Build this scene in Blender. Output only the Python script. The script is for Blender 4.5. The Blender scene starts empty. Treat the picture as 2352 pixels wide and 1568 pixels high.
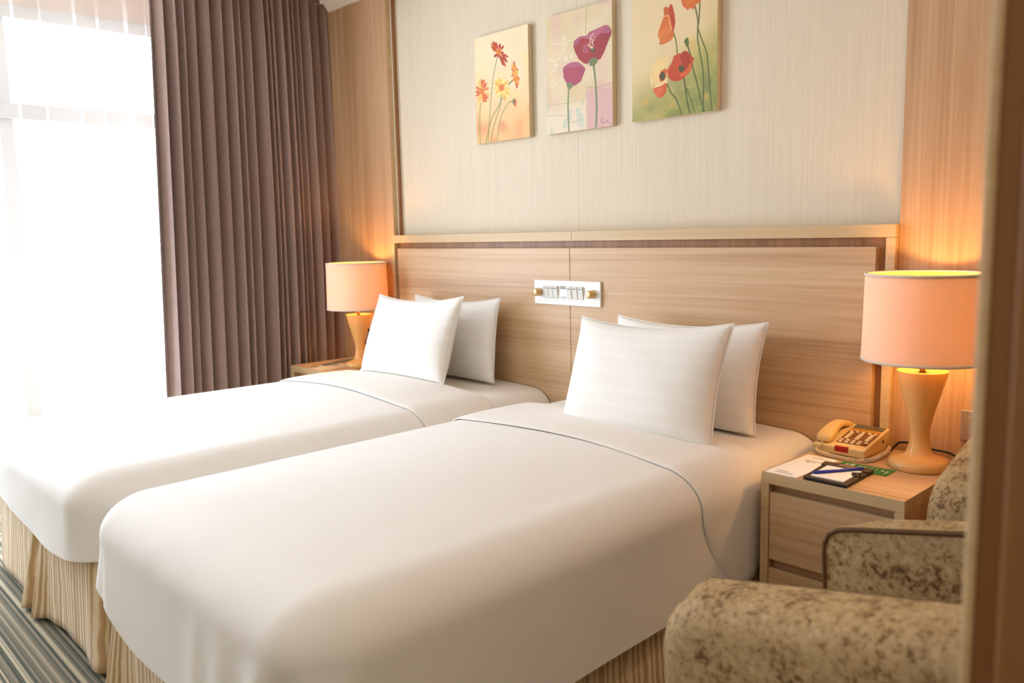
import bpy, bmesh, math, random
import numpy as np
from mathutils import Matrix, Vector

random.seed(7)
rng = np.random.default_rng(11)
PI = math.pi
scn = bpy.context.scene
COL = scn.collection

# ------------------------------------------------------------------ camera
cam_d = bpy.data.cameras.new('camera')
cam = bpy.data.objects.new('camera', cam_d)
COL.objects.link(cam)
_r = Vector((0.689525, 0.723912, -0.022505)); _u = Vector((-0.078809, 0.105881, 0.991251)); _f = Vector((-0.719962, 0.681718, -0.130058))
M4 = Matrix(((_r.x, _u.x, -_f.x, 0.0), (_r.y, _u.y, -_f.y, -2.6), (_r.z, _u.z, -_f.z, 1.25), (0, 0, 0, 1)))
cam.matrix_world = M4
cam_d.sensor_width = 36.0
cam_d.lens = 1895.775 / 2352 * 36.0
cam_d.clip_start = 0.02
cam_d.dof.use_dof = True
cam_d.dof.focus_distance = 2.75
cam_d.dof.aperture_fstop = 3.2
scn.camera = cam

# ------------------------------------------------------------------ world, light, exposure
wd = bpy.data.worlds.new('overcast_sky'); scn.world = wd
wd.use_nodes = True
bg = wd.node_tree.nodes['Background']
bg.inputs[0].default_value = (0.81, 0.935, 1.12, 1)
bg.inputs[1].default_value = 12.0
# sky portal in the window opening (guides sampling only, adds no light of its own)
pl = bpy.data.lights.new('window_portal', 'AREA'); pl.shape = 'RECTANGLE'; pl.size = 2.2; pl.size_y = 2.7
pl.cycles.is_portal = True
po = bpy.data.objects.new('window_portal', pl); COL.objects.link(po)
po.location = (-4.66, -1.46, 1.30); po.rotation_euler = (0, -PI / 2, 0)
scn.view_settings.view_transform = 'Standard'
scn.view_settings.look = 'None'
scn.view_settings.exposure = 0.32
scn.view_settings.gamma = 1.0
scn.view_settings.use_curve_mapping = False
scn.cycles.use_denoising = True
scn.cycles.max_bounces = 6
scn.cycles.diffuse_bounces = 4
scn.cycles.glossy_bounces = 3
scn.cycles.caustics_reflective = False
scn.cycles.caustics_refractive = False
scn.cycles.transmission_bounces = 4
scn.cycles.use_adaptive_sampling = True
scn.cycles.adaptive_threshold = 0.12
scn.cycles.transparent_max_bounces = 16
scn.cycles.sample_clamp_indirect = 8.0

# ------------------------------------------------------------------ helpers
def lin(c):
    out = []
    for v in c[:3]:
        v = v / 255.0
        out.append(v / 12.92 if v <= 0.04045 else ((v + 0.055) / 1.055) ** 2.4)
    return (*out, 1.0)

MATS = {}
class NT:
    def __init__(s, name):
        s.m = bpy.data.materials.new(name); s.m.use_nodes = True
        s.t = s.m.node_tree; s.t.nodes.clear()
        s.out = s.t.nodes.new('ShaderNodeOutputMaterial')
        MATS[name] = s.m
    def n(s, typ, **kw):
        nd = s.t.nodes.new(typ)
        for k, v in kw.items():
            if k.startswith('i_'):
                nd.inputs[k[2:].replace('_', ' ')].default_value = v
            else:
                setattr(nd, k, v)
        return nd
    def l(s, a, b): s.t.links.new(a, b)
    def bsdf(s, color=None, rough=0.5, spec=0.4, **kw):
        b = s.n('ShaderNodeBsdfPrincipled')
        if color is not None: b.inputs['Base Color'].default_value = color
        b.inputs['Roughness'].default_value = rough
        b.inputs['Specular IOR Level'].default_value = spec
        for k, v in kw.items(): b.inputs[k.replace('_', ' ')].default_value = v
        s.l(b.outputs[0], s.out.inputs[0])
        return b
    def ramp(s, fac, stops):
        r = s.n('ShaderNodeValToRGB')
        e = r.color_ramp.elements
        while len(e) < len(stops): e.new(0.5)
        for i, (p, c) in enumerate(stops):
            e[i].position = p; e[i].color = c
        s.l(fac, r.inputs[0]); return r
    def bump(s, h, b, strength=0.2, dist=0.01):
        bp = s.n('ShaderNodeBump'); bp.inputs['Strength'].default_value = strength; bp.inputs['Distance'].default_value = dist
        s.l(h, bp.inputs['Height']); s.l(bp.outputs[0], b.inputs['Normal']); return bp
    def mapped(s, scale, coord='Object', rot=(0, 0, 0)):
        tc = s.n('ShaderNodeTexCoord'); mp = s.n('ShaderNodeMapping')
        mp.inputs['Scale'].default_value = scale; mp.inputs['Rotation'].default_value = rot
        s.l(tc.outputs[coord], mp.inputs[0]); return mp.outputs[0]
    def noise(s, vec, scale=1.0, detail=3.0, rough=0.55, dist=0.0):
        nn = s.n('ShaderNodeTexNoise'); nn.inputs['Scale'].default_value = scale; nn.inputs['Detail'].default_value = detail
        nn.inputs['Roughness'].default_value = rough; nn.inputs['Distortion'].default_value = dist
        s.l(vec, nn.inputs['Vector']); return nn.outputs['Fac']
    def mix(s, fac, a, b, typ='MIX'):
        m = s.n('ShaderNodeMix', data_type='RGBA', blend_type=typ)
        if isinstance(fac, float): m.inputs[0].default_value = fac
        else: s.l(fac, m.inputs[0])
        for sock, v in ((m.inputs[6], a), (m.inputs[7], b)):
            if isinstance(v, tuple): sock.default_value = v
            else: s.l(v, sock)
        return m.outputs[2]

def plain(name, color, rough=0.5, spec=0.4, **kw):
    t = NT(name); t.bsdf(lin(color), rough, spec, **kw); return t.m

def wood(name, light, mid, dark, axis, fine=1.0, rough=0.42):
    """straight-grained veneer; axis = grain direction"""
    t = NT(name)
    b = t.bsdf(None, rough, 0.35)
    lo, hi = 1.1, 75.0 * fine
    sc = {'x': (lo, hi, hi), 'y': (hi, lo, hi), 'z': (hi, hi, lo)}[axis]
    v = t.mapped(sc)
    n1 = t.noise(v, 1.0, 4.0, 0.6, 0.35)
    v2 = t.mapped(tuple(k * 0.22 if k > 2 else k * 0.6 for k in sc))
    n2 = t.noise(v2, 1.0, 2.0, 0.5, 0.6)
    mx = t.n('ShaderNodeMath', operation='MULTIPLY_ADD'); mx.inputs[1].default_value = 0.55
    t.l(n1, mx.inputs[0])
    m2 = t.n('ShaderNodeMath', operation='MULTIPLY'); m2.inputs[1].default_value = 0.45
    t.l(n2, m2.inputs[0]); t.l(m2.outputs[0], mx.inputs[2])
    r = t.ramp(mx.outputs[0], [(0.33, lin(dark)), (0.48, lin(mid)), (0.64, lin(light))])
    t.l(r.outputs[0], b.inputs['Base Color'])
    t.bump(n1, b, 0.06, 0.002)
    return t.m

wood('veneer_vertical', (208, 172, 134), (196, 157, 118), (178, 138, 100), 'z')
wood('veneer_horizontal', (218, 185, 145), (205, 168, 127), (180, 141, 102), 'x')
wood('veneer_edge', (212, 184, 142), (204, 174, 130), (192, 160, 116), 'x', 0.6)
wood('veneer_dark_side', (176, 128, 84), (162, 114, 72), (140, 96, 58), 'z')
wood('partition_wood', (150, 104, 58), (138, 92, 48), (122, 80, 40), 'z', 0.5, 0.5)
wood('lamp_wood', (226, 178, 112), (222, 172, 106), (216, 166, 100), 'z', 0.3, 0.22)

# wallpaper
t = NT('wallpaper'); b = t.bsdf(None, 0.75, 0.2)
n1 = t.noise(t.mapped((150, 150, 1.6)), 1.0, 4.0, 0.65)
n2 = t.noise(t.mapped((420, 420, 14.0)), 1.0, 2.0, 0.6)
r1 = t.ramp(n1, [(0.3, lin((222, 207, 182))), (0.75, lin((232, 219, 195)))])
r2 = t.ramp(n2, [(0.35, (0.965, 0.96, 0.95, 1)), (0.65, (1, 1, 1, 1))])
t.l(t.mix(1.0, r1.outputs[0], r2.outputs[0], 'MULTIPLY'), b.inputs['Base Color'])
t.bump(n2, b, 0.10, 0.002)

plain('ceiling_white', (238, 230, 220), 0.8, 0.2)
plain('cornice_white', (240, 230, 216), 0.6, 0.3)
plain('wall_cream', (214, 202, 184), 0.8, 0.2)
plain('window_white', (196, 190, 180), 0.45, 0.4)
plain('pelmet_beige', (232, 214, 198), 0.8, 0.2)

# carpet: stripes running along x
t = NT('carpet'); b = t.bsdf(None, 0.95, 0.1)
tc = t.n('ShaderNodeTexCoord'); sp = t.n('ShaderNodeSeparateXYZ'); t.l(tc.outputs['Object'], sp.inputs[0])
vv = t.mapped((0.0, 62.0, 0.0)); n1 = t.noise(vv, 1.0, 2.0, 0.6)
vv2 = t.mapped((0.0, 120.0, 0.0)); n2 = t.noise(vv2, 1.0, 1.0, 0.5)
r1 = t.ramp(n1, [(0.34, lin((92, 96, 82))), (0.43, lin((132, 128, 110))), (0.5, lin((166, 152, 128))), (0.56, lin((208, 194, 164))), (0.66, lin((146, 140, 124)))])
r1.color_ramp.interpolation = 'CONSTANT'
r2 = t.ramp(n2, [(0.36, (0.42, 0.42, 0.42, 1)), (0.40, (1, 1, 1, 1))])
pile = t.noise(t.mapped((420, 420, 420)), 1.0, 3.0, 0.7)
r3 = t.ramp(pile, [(0.3, (0.62, 0.62, 0.62, 1)), (0.7, (1.1, 1.1, 1.1, 1))])
c1 = t.mix(0.75, r1.outputs[0], r2.outputs[0], 'MULTIPLY')
t.l(t.mix(1.0, c1, r3.outputs[0], 'MULTIPLY'), b.inputs['Base Color'])
t.bump(pile, b, 0.6, 0.004)

# bed linen
def linen(name, c, stripes=None):
    t = NT(name); b = t.bsdf(lin(c), 0.82, 0.18)
    b.inputs['Sheen Weight'].default_value = 0.15
    n = t.noise(t.mapped((5, 5, 5)), 1.0, 3.0, 0.5)
    n2 = t.noise(t.mapped((900, 900, 900)), 1.0, 1.0, 0.5)
    a = t.n('ShaderNodeMath', operation='MULTIPLY_ADD'); a.inputs[1].default_value = 0.02
    t.l(n2, a.inputs[0]); t.l(n, a.inputs[2])
    t.bump(a.outputs[0], b, 0.25, 0.02)
    if stripes:
        tc = t.n('ShaderNodeTexCoord'); sp = t.n('ShaderNodeSeparateXYZ'); t.l(tc.outputs['UV'], sp.inputs[0])
        m = t.n('ShaderNodeMath', operation='MULTIPLY'); m.inputs[1].default_value = stripes; t.l(sp.outputs[1], m.inputs[0])
        s_ = t.n('ShaderNodeMath', operation='SINE'); t.l(m.outputs[0], s_.inputs[0])
        r = t.ramp(s_.outputs[0], [(0.45, lin(c)), (0.55, lin(tuple(min(255, k + 2) for k in c)))])
        rr = t.ramp(s_.outputs[0], [(0.45, (0.82,) * 3 + (1,)), (0.55, (0.74,) * 3 + (1,))])
        t.l(r.outputs[0], b.inputs['Base Color']); t.l(rr.outputs[0], b.inputs['Roughness'])
    return t.m
linen('linen_duvet', (243, 238, 230))
linen('linen_sheet', (242, 235, 225))
linen('linen_pillow', (244, 240, 233), 52.0)

# bed skirt: wavy tan stripes in UV space (u = run of the cloth, v = height)
t = NT('skirt_fabric'); b = t.bsdf(None, 0.8, 0.2)
b.inputs['Sheen Weight'].default_value = 0.2
tc = t.n('ShaderNodeTexCoord'); sp = t.n('ShaderNodeSeparateXYZ'); t.l(tc.outputs['UV'], sp.inputs[0])
n0 = t.noise(t.mapped((9.0, 7.0, 1.0), 'UV'), 1.0, 2.0, 0.5)
n3 = t.noise(t.mapped((30.0, 0.4, 1.0), 'UV'), 1.0, 1.0, 0.5)
a1 = t.n('ShaderNodeMath', operation='MULTIPLY'); a1.inputs[1].default_value = 260.0; t.l(sp.outputs[0], a1.inputs[0])
a2 = t.n('ShaderNodeMath', operation='MULTIPLY_ADD'); a2.inputs[1].default_value = 7.0; t.l(n0, a2.inputs[0]); t.l(a1.outputs[0], a2.inputs[2])
a3 = t.n('ShaderNodeMath', operation='MULTIPLY_ADD'); a3.inputs[1].default_value = 15.0; t.l(n3, a3.inputs[0]); t.l(a2.outputs[0], a3.inputs[2])
sn = t.n('ShaderNodeMath', operation='SINE'); t.l(a3.outputs[0], sn.inputs[0])
m5 = t.n('ShaderNodeMath', operation='MULTIPLY_ADD'); m5.inputs[1].default_value = 0.5; m5.inputs[2].default_value = 0.5; t.l(sn.outputs[0], m5.inputs[0])
r1 = t.ramp(m5.outputs[0], [(0.0, lin((192, 158, 112))), (0.42, lin((204, 172, 126))), (0.60, lin((230, 206, 166))), (1.0, lin((238, 220, 186)))])
t.l(r1.outputs[0], b.inputs['Base Color'])
t.bump(t.noise(t.mapped((700, 700, 700)), 1.0, 1.0), b, 0.08, 0.002)

# drape
t = NT('drape_satin'); b = t.bsdf(None, 0.46, 0.4)
b.inputs['Sheen Weight'].default_value = 0.35; b.inputs['Sheen Roughness'].default_value = 0.4
n = t.noise(t.mapped((700, 700, 60)), 1.0, 2.0, 0.6)
r = t.ramp(n, [(0.3, lin((148, 122, 110))), (0.7, lin((166, 139, 126)))])
t.l(r.outputs[0], b.inputs['Base Color']); t.bump(n, b, 0.08, 0.001)

# sheer
t = NT('sheer_voile')
tr = t.n('ShaderNodeBsdfTransparent'); tr.inputs[0].default_value = (1, 1, 1, 1)
tl = t.n('ShaderNodeBsdfTranslucent'); tl.inputs[0].default_value = (0.93, 0.91, 0.88, 1)
df = t.n('ShaderNodeBsdfDiffuse'); df.inputs[0].default_value = (0.93, 0.91, 0.88, 1)
m1 = t.n('ShaderNodeMixShader'); m1.inputs[0].default_value = 0.5; t.l(tl.outputs[0], m1.inputs[1]); t.l(df.outputs[0], m1.inputs[2])
m2 = t.n('ShaderNodeMixShader'); m2.inputs[0].default_value = 0.085; t.l(tr.outputs[0], m2.inputs[1]); t.l(m1.outputs[0], m2.inputs[2])
t.l(m2.outputs[0], t.out.inputs[0])

# window glass
t = NT('window_glass')
tr = t.n('ShaderNodeBsdfTransparent'); gl = t.n('ShaderNodeBsdfGlossy'); gl.inputs['Roughness'].default_value = 0.02
m = t.n('ShaderNodeMixShader'); m.inputs[0].default_value = 0.06
t.l(tr.outputs[0], m.inputs[1]); t.l(gl.outputs[0], m.inputs[2]); t.l(m.outputs[0], t.out.inputs[0])

# lamp shade: translucent cloth
t = NT('shade_cloth')
df = t.n('ShaderNodeBsdfDiffuse'); tl = t.n('ShaderNodeBsdfTranslucent')
n = t.noise(t.mapped((500, 500, 500)), 1.0, 2.0, 0.6)
r = t.ramp(n, [(0.3, lin((232, 210, 186))), (0.7, lin((240, 220, 198)))])
t.l(r.outputs[0], df.inputs[0]); tl.inputs[0].default_value = lin((246, 206, 156))
m = t.n('ShaderNodeMixShader'); m.inputs[0].default_value = 0.23
t.l(df.outputs[0], m.inputs[1]); t.l(tl.outputs[0], m.inputs[2]); t.l(m.outputs[0], t.out.inputs[0])
t = NT('shade_lining')
df = t.n('ShaderNodeBsdfDiffuse'); tl = t.n('ShaderNodeBsdfTranslucent'); df.inputs[0].default_value = lin((250, 214, 142)); tl.inputs[0].default_value = lin((252, 228, 186))
m = t.n('ShaderNodeMixShader'); m.inputs[0].default_value = 0.35
t.l(df.outputs[0], m.inputs[1]); t.l(tl.outputs[0], m.inputs[2]); t.l(m.outputs[0], t.out.inputs[0])
plain('shade_trim', (226, 208, 190), 0.8, 0.2)
t = NT('lamp_bulb'); e = t.n('ShaderNodeEmission'); e.inputs[0].default_value = (1.0, 0.62, 0.26, 1); e.inputs[1].default_value = 14.0
t.l(e.outputs[0], t.out.inputs[0])

t = NT('fill_glow'); e = t.n('ShaderNodeEmission'); e.inputs[0].default_value = (1.0, 0.84, 0.66, 1); e.inputs[1].default_value = 66.0  # emission of the added overhead fill discs
t.l(e.outputs[0], t.out.inputs[0])

# crushed velvet
t = NT('velvet'); b = t.bsdf(None, 0.7, 0.25)
b.inputs['Sheen Weight'].default_value = 0.45; b.inputs['Sheen Roughness'].default_value = 0.35
b.inputs['Sheen Tint'].default_value = lin((230, 200, 150))
n1 = t.noise(t.mapped((80, 80, 80)), 1.0, 5.0, 0.66, 0.2)
n2 = t.noise(t.mapped((13, 13, 13)), 1.0, 3.0, 0.6)
a = t.n('ShaderNodeMath', operation='MULTIPLY_ADD'); a.inputs[1].default_value = 0.62; t.l(n1, a.inputs[0])
a2 = t.n('ShaderNodeMath', operation='MULTIPLY'); a2.inputs[1].default_value = 0.38; t.l(n2, a2.inputs[0]); t.l(a2.outputs[0], a.inputs[2])
r = t.ramp(a.outputs[0], [(0.36, lin((76, 50, 20))), (0.43, lin((122, 90, 48))), (0.49, lin((162, 132, 88))), (0.64, lin((186, 158, 114)))])
t.l(r.outputs[0], b.inputs['Base Color']); t.bump(n1, b, 0.25, 0.006)
plain('velvet_cord', (96, 70, 40), 0.8, 0.2)
plain('chair_leg_wood', (70, 44, 24), 0.4)

plain('phone_plastic', (228, 202, 146), 0.38, 0.45)
plain('phone_handset', (232, 196, 132), 0.36, 0.45)
plain('phone_faceplate', (132, 84, 48), 0.4, 0.4)
plain('phone_faceplate_gold', (196, 140, 56), 0.4, 0.4)
plain('phone_window', (110, 100, 74), 0.15, 0.6)
plain('phone_key', (236, 222, 186), 0.45)
plain('phone_key_red', (150, 38, 30), 0.4)
plain('phone_lamp_red', (176, 14, 18), 0.25, 0.5)
plain('coil_cord', (226, 206, 176), 0.45)
plain('black_plastic', (18, 16, 16), 0.4)
plain('socket_dark', (40, 34, 32), 0.35)
plain('socket_metal', (176, 160, 146), 0.35, 0.5, Metallic=0.5)
plain('paper_white', (244, 240, 236), 0.7, 0.2)
plain('print_grey', (120, 116, 112), 0.7, 0.2)
plain('print_dark', (60, 56, 54), 0.7, 0.2)
plain('card_green', (44, 124, 58), 0.5)
plain('card_white', (226, 232, 216), 0.6)
plain('leather_dark', (34, 28, 26), 0.45)
plain('leather_brown', (78, 60, 48), 0.5)
plain('leather_tan', (128, 104, 84), 0.5)
plain('thread', (190, 178, 160), 0.7)
plain('pen_blue', (16, 44, 170), 0.25, 0.5)
plain('brochure_grey', (120, 126, 126), 0.4)
plain('brochure_cream', (228, 212, 184), 0.5)
plain('brochure_brown', (92, 62, 40), 0.5)
plain('plate_white', (246, 242, 234), 0.35, 0.4)
plain('switch_white', (228, 224, 214), 0.35, 0.4)
plain('switch_side', (214, 200, 172), 0.4, 0.4)
plain('indicator_dark', (70, 78, 58), 0.4)
plain('knob_gold', (212, 172, 112), 0.28, 0.5, Metallic=0.6)
plain('display_dark', (62, 62, 48), 0.3)
plain('display_digit', (196, 186, 96), 0.4)
plain('canvas_side', (224, 204, 166), 0.8, 0.2)
t = NT('painted_canvas'); b = t.bsdf(None, 0.7, 0.2)
at = t.n('ShaderNodeAttribute', attribute_name='paint')
t.l(at.outputs['Color'], b.inputs['Base Color'])
t.bump(t.noise(t.mapped((900, 900, 900)), 1.0, 1.0), b, 0.1, 0.001)

# ------------------------------------------------------------------ geometry helpers
def finish(name, me, mat, parent=None, smooth=False):
    o = bpy.data.objects.new(name, me); COL.objects.link(o)
    if mat is not None: me.materials.append(MATS[mat] if isinstance(mat, str) else mat)
    if smooth:
        me.polygons.foreach_set('use_smooth', [True] * len(me.polygons))
    if parent is not None:
        o.parent = parent
        L = parent.get('_w')
        w = WORLD.get(parent.name, Vector((0, 0, 0)))
        o.matrix_parent_inverse = Matrix.Translation(-w)
    return o
WORLD = {}

def thing(name, label, cat, loc=(0, 0, 0), group=None):
    o = bpy.data.objects.new(name, None); COL.objects.link(o)
    o.location = loc; o.empty_display_size = 0.05
    WORLD[o.name] = Vector(loc)
    tag(o, label, cat, group)
    return o
def tag(o, label, cat, group=None):
    o['label'] = label; o['category'] = cat
    if group: o['group'] = group
    return o
def struct(o):
    o['kind'] = 'structure'; return o

def mesh(name, verts, faces, mat, parent=None, smooth=False, uvs=None):
    me = bpy.data.meshes.new(name)
    me.from_pydata([tuple(map(float, v)) for v in verts], [], faces)
    if uvs is not None:
        ul = me.uv_layers.new(name='UVMap')
        li = np.zeros(len(me.loops), dtype=np.int32); me.loops.foreach_get('vertex_index', li)
        ul.data.foreach_set('uv', np.asarray(uvs, dtype=np.float32)[li].ravel())
    me.update()
    return finish(name, me, mat, parent, smooth)

def grid(name, P, mat, parent=None, smooth=True, uv=None, closed_u=False, thick=0.0, subd=0):
    """P: array (nv, nu, 3)"""
    P = np.asarray(P); nv, nu = P.shape[:2]
    F = []
    for j in range(nv - 1):
        for i in range(nu if closed_u else nu - 1):
            a = j * nu + i; b_ = j * nu + (i + 1) % nu
            F.append((a, b_, b_ + nu, a + nu))
    o = mesh(name, P.reshape(-1, 3), F, mat, parent, smooth, None if uv is None else np.asarray(uv).reshape(-1, 2))
    if thick:
        m = o.modifiers.new('solid', 'SOLIDIFY'); m.thickness = thick; m.offset = 0
    if subd:
        m = o.modifiers.new('sub', 'SUBSURF'); m.levels = subd; m.render_levels = subd
    return o

def bmfinish(name, bm, mat, parent=None, smooth=False):
    me = bpy.data.meshes.new(name); bm.normal_update(); bm.to_mesh(me); bm.free()
    return finish(name, me, mat, parent, smooth)

def box(name, x0, x1, y0, y1, z0, z1, mat, parent=None, bevel=0.0015, seg=2):
    bm = bmesh.new()
    bmesh.ops.create_cube(bm, size=1.0)
    for v in bm.verts:
        v.co = Vector(((x0 + x1) / 2 + v.co.x * (x1 - x0), (y0 + y1) / 2 + v.co.y * (y1 - y0), (z0 + z1) / 2 + v.co.z * (z1 - z0)))
    if bevel:
        bmesh.ops.bevel(bm, geom=bm.edges[:], offset=min(bevel, (x1 - x0) / 3, (y1 - y0) / 3, (z1 - z0) / 3), segments=seg, affect='EDGES', profile=0.5)
    return bmfinish(name, bm, mat, parent)

def lathe(name, prof, cx, cy, mat, parent=None, n=48, smooth=True):
    P = np.array([[(cx + r * math.cos(2 * PI * k / n), cy + r * math.sin(2 * PI * k / n), z) for k in range(n)] for r, z in prof])
    return grid(name, P, mat, parent, smooth, closed_u=True)

def tube(name, pts, rad, mat, parent=None, n=8, closed=False, caps=True):
    pts = [Vector(p) for p in pts]; m = len(pts)
    V = []; F = []; ref = None
    for i, p in enumerate(pts):
        a = pts[(i - 1) % m] if (closed or i > 0) else p
        c = pts[(i + 1) % m] if (closed or i < m - 1) else p
        d = (c - a).normalized()
        if ref is None:
            ref = d.orthogonal().normalized()
        ref = (ref - d * ref.dot(d)).normalized()
        bn = d.cross(ref)
        r = rad[i] if hasattr(rad, '__len__') else rad
        for k in range(n):
            an = 2 * PI * k / n
            V.append(p + ref * math.cos(an) * r + bn * math.sin(an) * r)
    for i in range(m if closed else m - 1):
        for k in range(n):
            a = i * n + k; b_ = i * n + (k + 1) % n; j = ((i + 1) % m) * n
            F.append((a, b_, j + (k + 1) % n, j + k))
    if caps and not closed:
        F.append(tuple(range(n - 1, -1, -1))); F.append(tuple(range((m - 1) * n, m * n)))
    return mesh(name, V, F, mat, parent, True)

def smooth_path(pts, n=12):
    """Catmull-Rom"""
    P = [np.array(p, float) for p in pts]; P = [2 * P[0] - P[1]] + P + [2 * P[-1] - P[-2]]
    out = []
    for i in range(1, len(P) - 2):
        for k in range(n):
            s = k / n
            out.append(0.5 * ((2 * P[i]) + (-P[i - 1] + P[i + 1]) * s + (2 * P[i - 1] - 5 * P[i] + 4 * P[i + 1] - P[i + 2]) * s * s + (-P[i - 1] + 3 * P[i] - 3 * P[i + 1] + P[i + 2]) * s ** 3))
    out.append(P[-2]); return out

def extrude_poly(name, poly, z0, z1, mat, parent=None, bevel=0.0):
    """poly in xy, extruded in z"""
    bm = bmesh.new()
    vs = [bm.verts.new((x, y, z0)) for x, y in poly]
    f = bm.faces.new(vs)
    r = bmesh.ops.extrude_face_region(bm, geom=[f])
    for g in r['geom']:
        if isinstance(g, bmesh.types.BMVert): g.co.z = z1
    bmesh.ops.recalc_face_normals(bm, faces=bm.faces[:])
    if bevel: bmesh.ops.bevel(bm, geom=[e for e in bm.edges], offset=bevel, segments=2, affect='EDGES', profile=0.5)
    return bmfinish(name, bm, mat, parent)

def vnoise(x, y, seed=0):
    """cheap smooth noise from sines, about -1..1"""
    r_ = np.random.default_rng(seed); s = 0
    for k in range(6):
        a, b_, c = r_.uniform(-1, 1, 3)
        s = s + np.sin(x * a * 2 + y * b_ * 2 + c * 6)
    return s / 4.0

# ------------------------------------------------------------------ the room shell
XR, YF, ZC = 1.35, -3.7, 2.56          # right wall, wall behind the camera, ceiling
floor_o = struct(box('floor', -4.62, XR, YF, 0.1, -0.1, 0.0, 'carpet', bevel=0))
struct(box('ceiling', -4.17, XR, YF, 0.1, ZC, ZC + 0.12, 'ceiling_white', bevel=0))
pk = struct(box('ceiling', -4.62, -4.17, YF, 0.1, ZC + 0.06, ZC + 0.18, 'ceiling_white', bevel=0))
struct(box('wall_front', -4.62, XR, YF - 0.1, YF, 0.0, ZC, 'wall_cream', bevel=0))
struct(box('wall_right', XR, XR + 0.1, YF, 0.1, 0.0, ZC, 'wall_cream', bevel=0))
# the headboard wall: backing, recessed wallpaper, veneer panels standing 55 mm proud
wb = struct(box('wall_back', -4.62, XR, 0.06, 0.16, 0.0, ZC + 0.18, 'wall_cream', bevel=0))
box('wallpaper_panel', -3.64, -2.372, 0.054, 0.062, 1.2, ZC, 'wallpaper', wb, 0.0008)
box('wallpaper_panel', -2.3715, -1.02, 0.054, 0.062, 1.2, ZC, 'wallpaper', wb, 0.0008)
box('veneer_panel', -4.62, -3.638, 0.0, 0.06, 0.0, ZC, 'veneer_vertical', wb, 0.001)
box('veneer_panel', -1.0215, -0.42, 0.0, 0.06, 0.0, ZC, 'veneer_vertical', wb, 0.001)
box('veneer_panel', -0.4185, XR, 0.0, 0.06, 0.0, ZC, 'veneer_vertical', wb, 0.001)
box('veneer_return', -3.638, -3.6365, 0.003, 0.026, 1.25, ZC, 'veneer_edge', wb, 0)
box('light_bead', -3.640, -3.634, 0.026, 0.034, 1.25, ZC, 'cornice_white', wb, 0.001)
box('inner_reveal', -3.640, -3.630, 0.034, 0.056, 1.25, ZC, 'veneer_dark_side', wb, 0.001)
# cornice
cp = [(0.0, 2.495), (-0.012, 2.495), (-0.014, 2.505), (-0.022, 2.512), (-0.030, 2.525), (-0.040, 2.536), (-0.052, 2.542), (-0.054, 2.553), (-0.062, ZC), (0.0, ZC)]
P = np.array([[(x, y, z) for y, z in cp] for x in (-4.17, XR)])
co = struct(grid('trim_1', P, 'cornice_white', smooth=False))
# two unseen ceiling discs added as fill for bed side, nightstand and entry
for lx, ly, lb in ((-.35, -1.25, 'added round ceiling fill light above the armchairs, out of view'), (.35, -2.95, 'added round ceiling fill light in the entry behind the partition, out of view')):
    cl = thing('added_downlight', lb, 'added fill light', (lx, ly, ZC), 'added overhead fill lights')
    lathe('trim_ring', [(.098, ZC - .001), (.118, ZC - .001), (.120, ZC - .006), (.112, ZC - .010), (.098, ZC - .006)], lx, ly, 'window_white', cl, 40)
    lathe('fill_disc', [(.0, ZC - .004), (.099, ZC - .004)], lx, ly, 'fill_glow', cl, 24)
# window wall
wl = struct(box('wall_left', -4.72, -4.62, YF, 0.1, 0.0, 0.22, 'wall_cream', bevel=0))
box('lintel', -4.72, -4.60, YF, 0.1, 2.37, ZC + 0.18, 'pelmet_beige', wl, 0)
box('pier', -4.72, -4.62, -0.12, 0.1, 0.22, 2.37, 'wall_cream', wl, 0)
box('pier', -4.72, -4.62, YF, -2.80, 0.22, 2.37, 'wall_cream', wl, 0)
wf = thing('window_1', 'white framed window with a low transom', 'window', (-4.58, -1.77, 0.22))
del wf['label']; del wf['category']; wf['kind'] = 'structure'
WY = [-2.80, -1.56, -0.12]
box('frame_rail', -4.63, -4.55, -2.80, -0.12, 2.31, 2.37, 'window_white', wf)
box('frame_rail', -4.63, -4.55, -2.80, -0.12, 0.22, 0.30, 'window_white', wf)
box('transom', -4.63, -4.54, -2.80, -0.12, 1.842, 1.915, 'window_white', wf)
for y in WY:
    for za, zb_ in ((0.3005, 1.8415), (1.9155, 2.3095)):
        box('mullion', -4.628, -4.552, max(-2.80, y - 0.03), min(-0.12, y + 0.03), za, zb_, 'window_white', wf)
for a, b_ in zip(WY[:-1], WY[1:]):
    box('pane', -4.596, -4.590, a + 0.02, b_ - 0.02, 0.29, 1.85, 'window_glass', wf, 0)
    box('pane', -4.596, -4.590, a + 0.02, b_ - 0.02, 1.905, 2.32, 'window_glass', wf, 0)
# timber partition edge close to the camera
pt = struct(box('wall_partition', -0.226, XR, -1.835, -1.735, 0.0, ZC, 'partition_wood', bevel=0.004))
box('edge_board', -0.234, -0.224, -1.838, -1.730, 0.0, ZC, 'veneer_edge', pt, 0.003)
box('cover_strip', -0.203, -0.16, -1.847, -1.833, 0.0, ZC, 'partition_wood', pt, 0.003)

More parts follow.
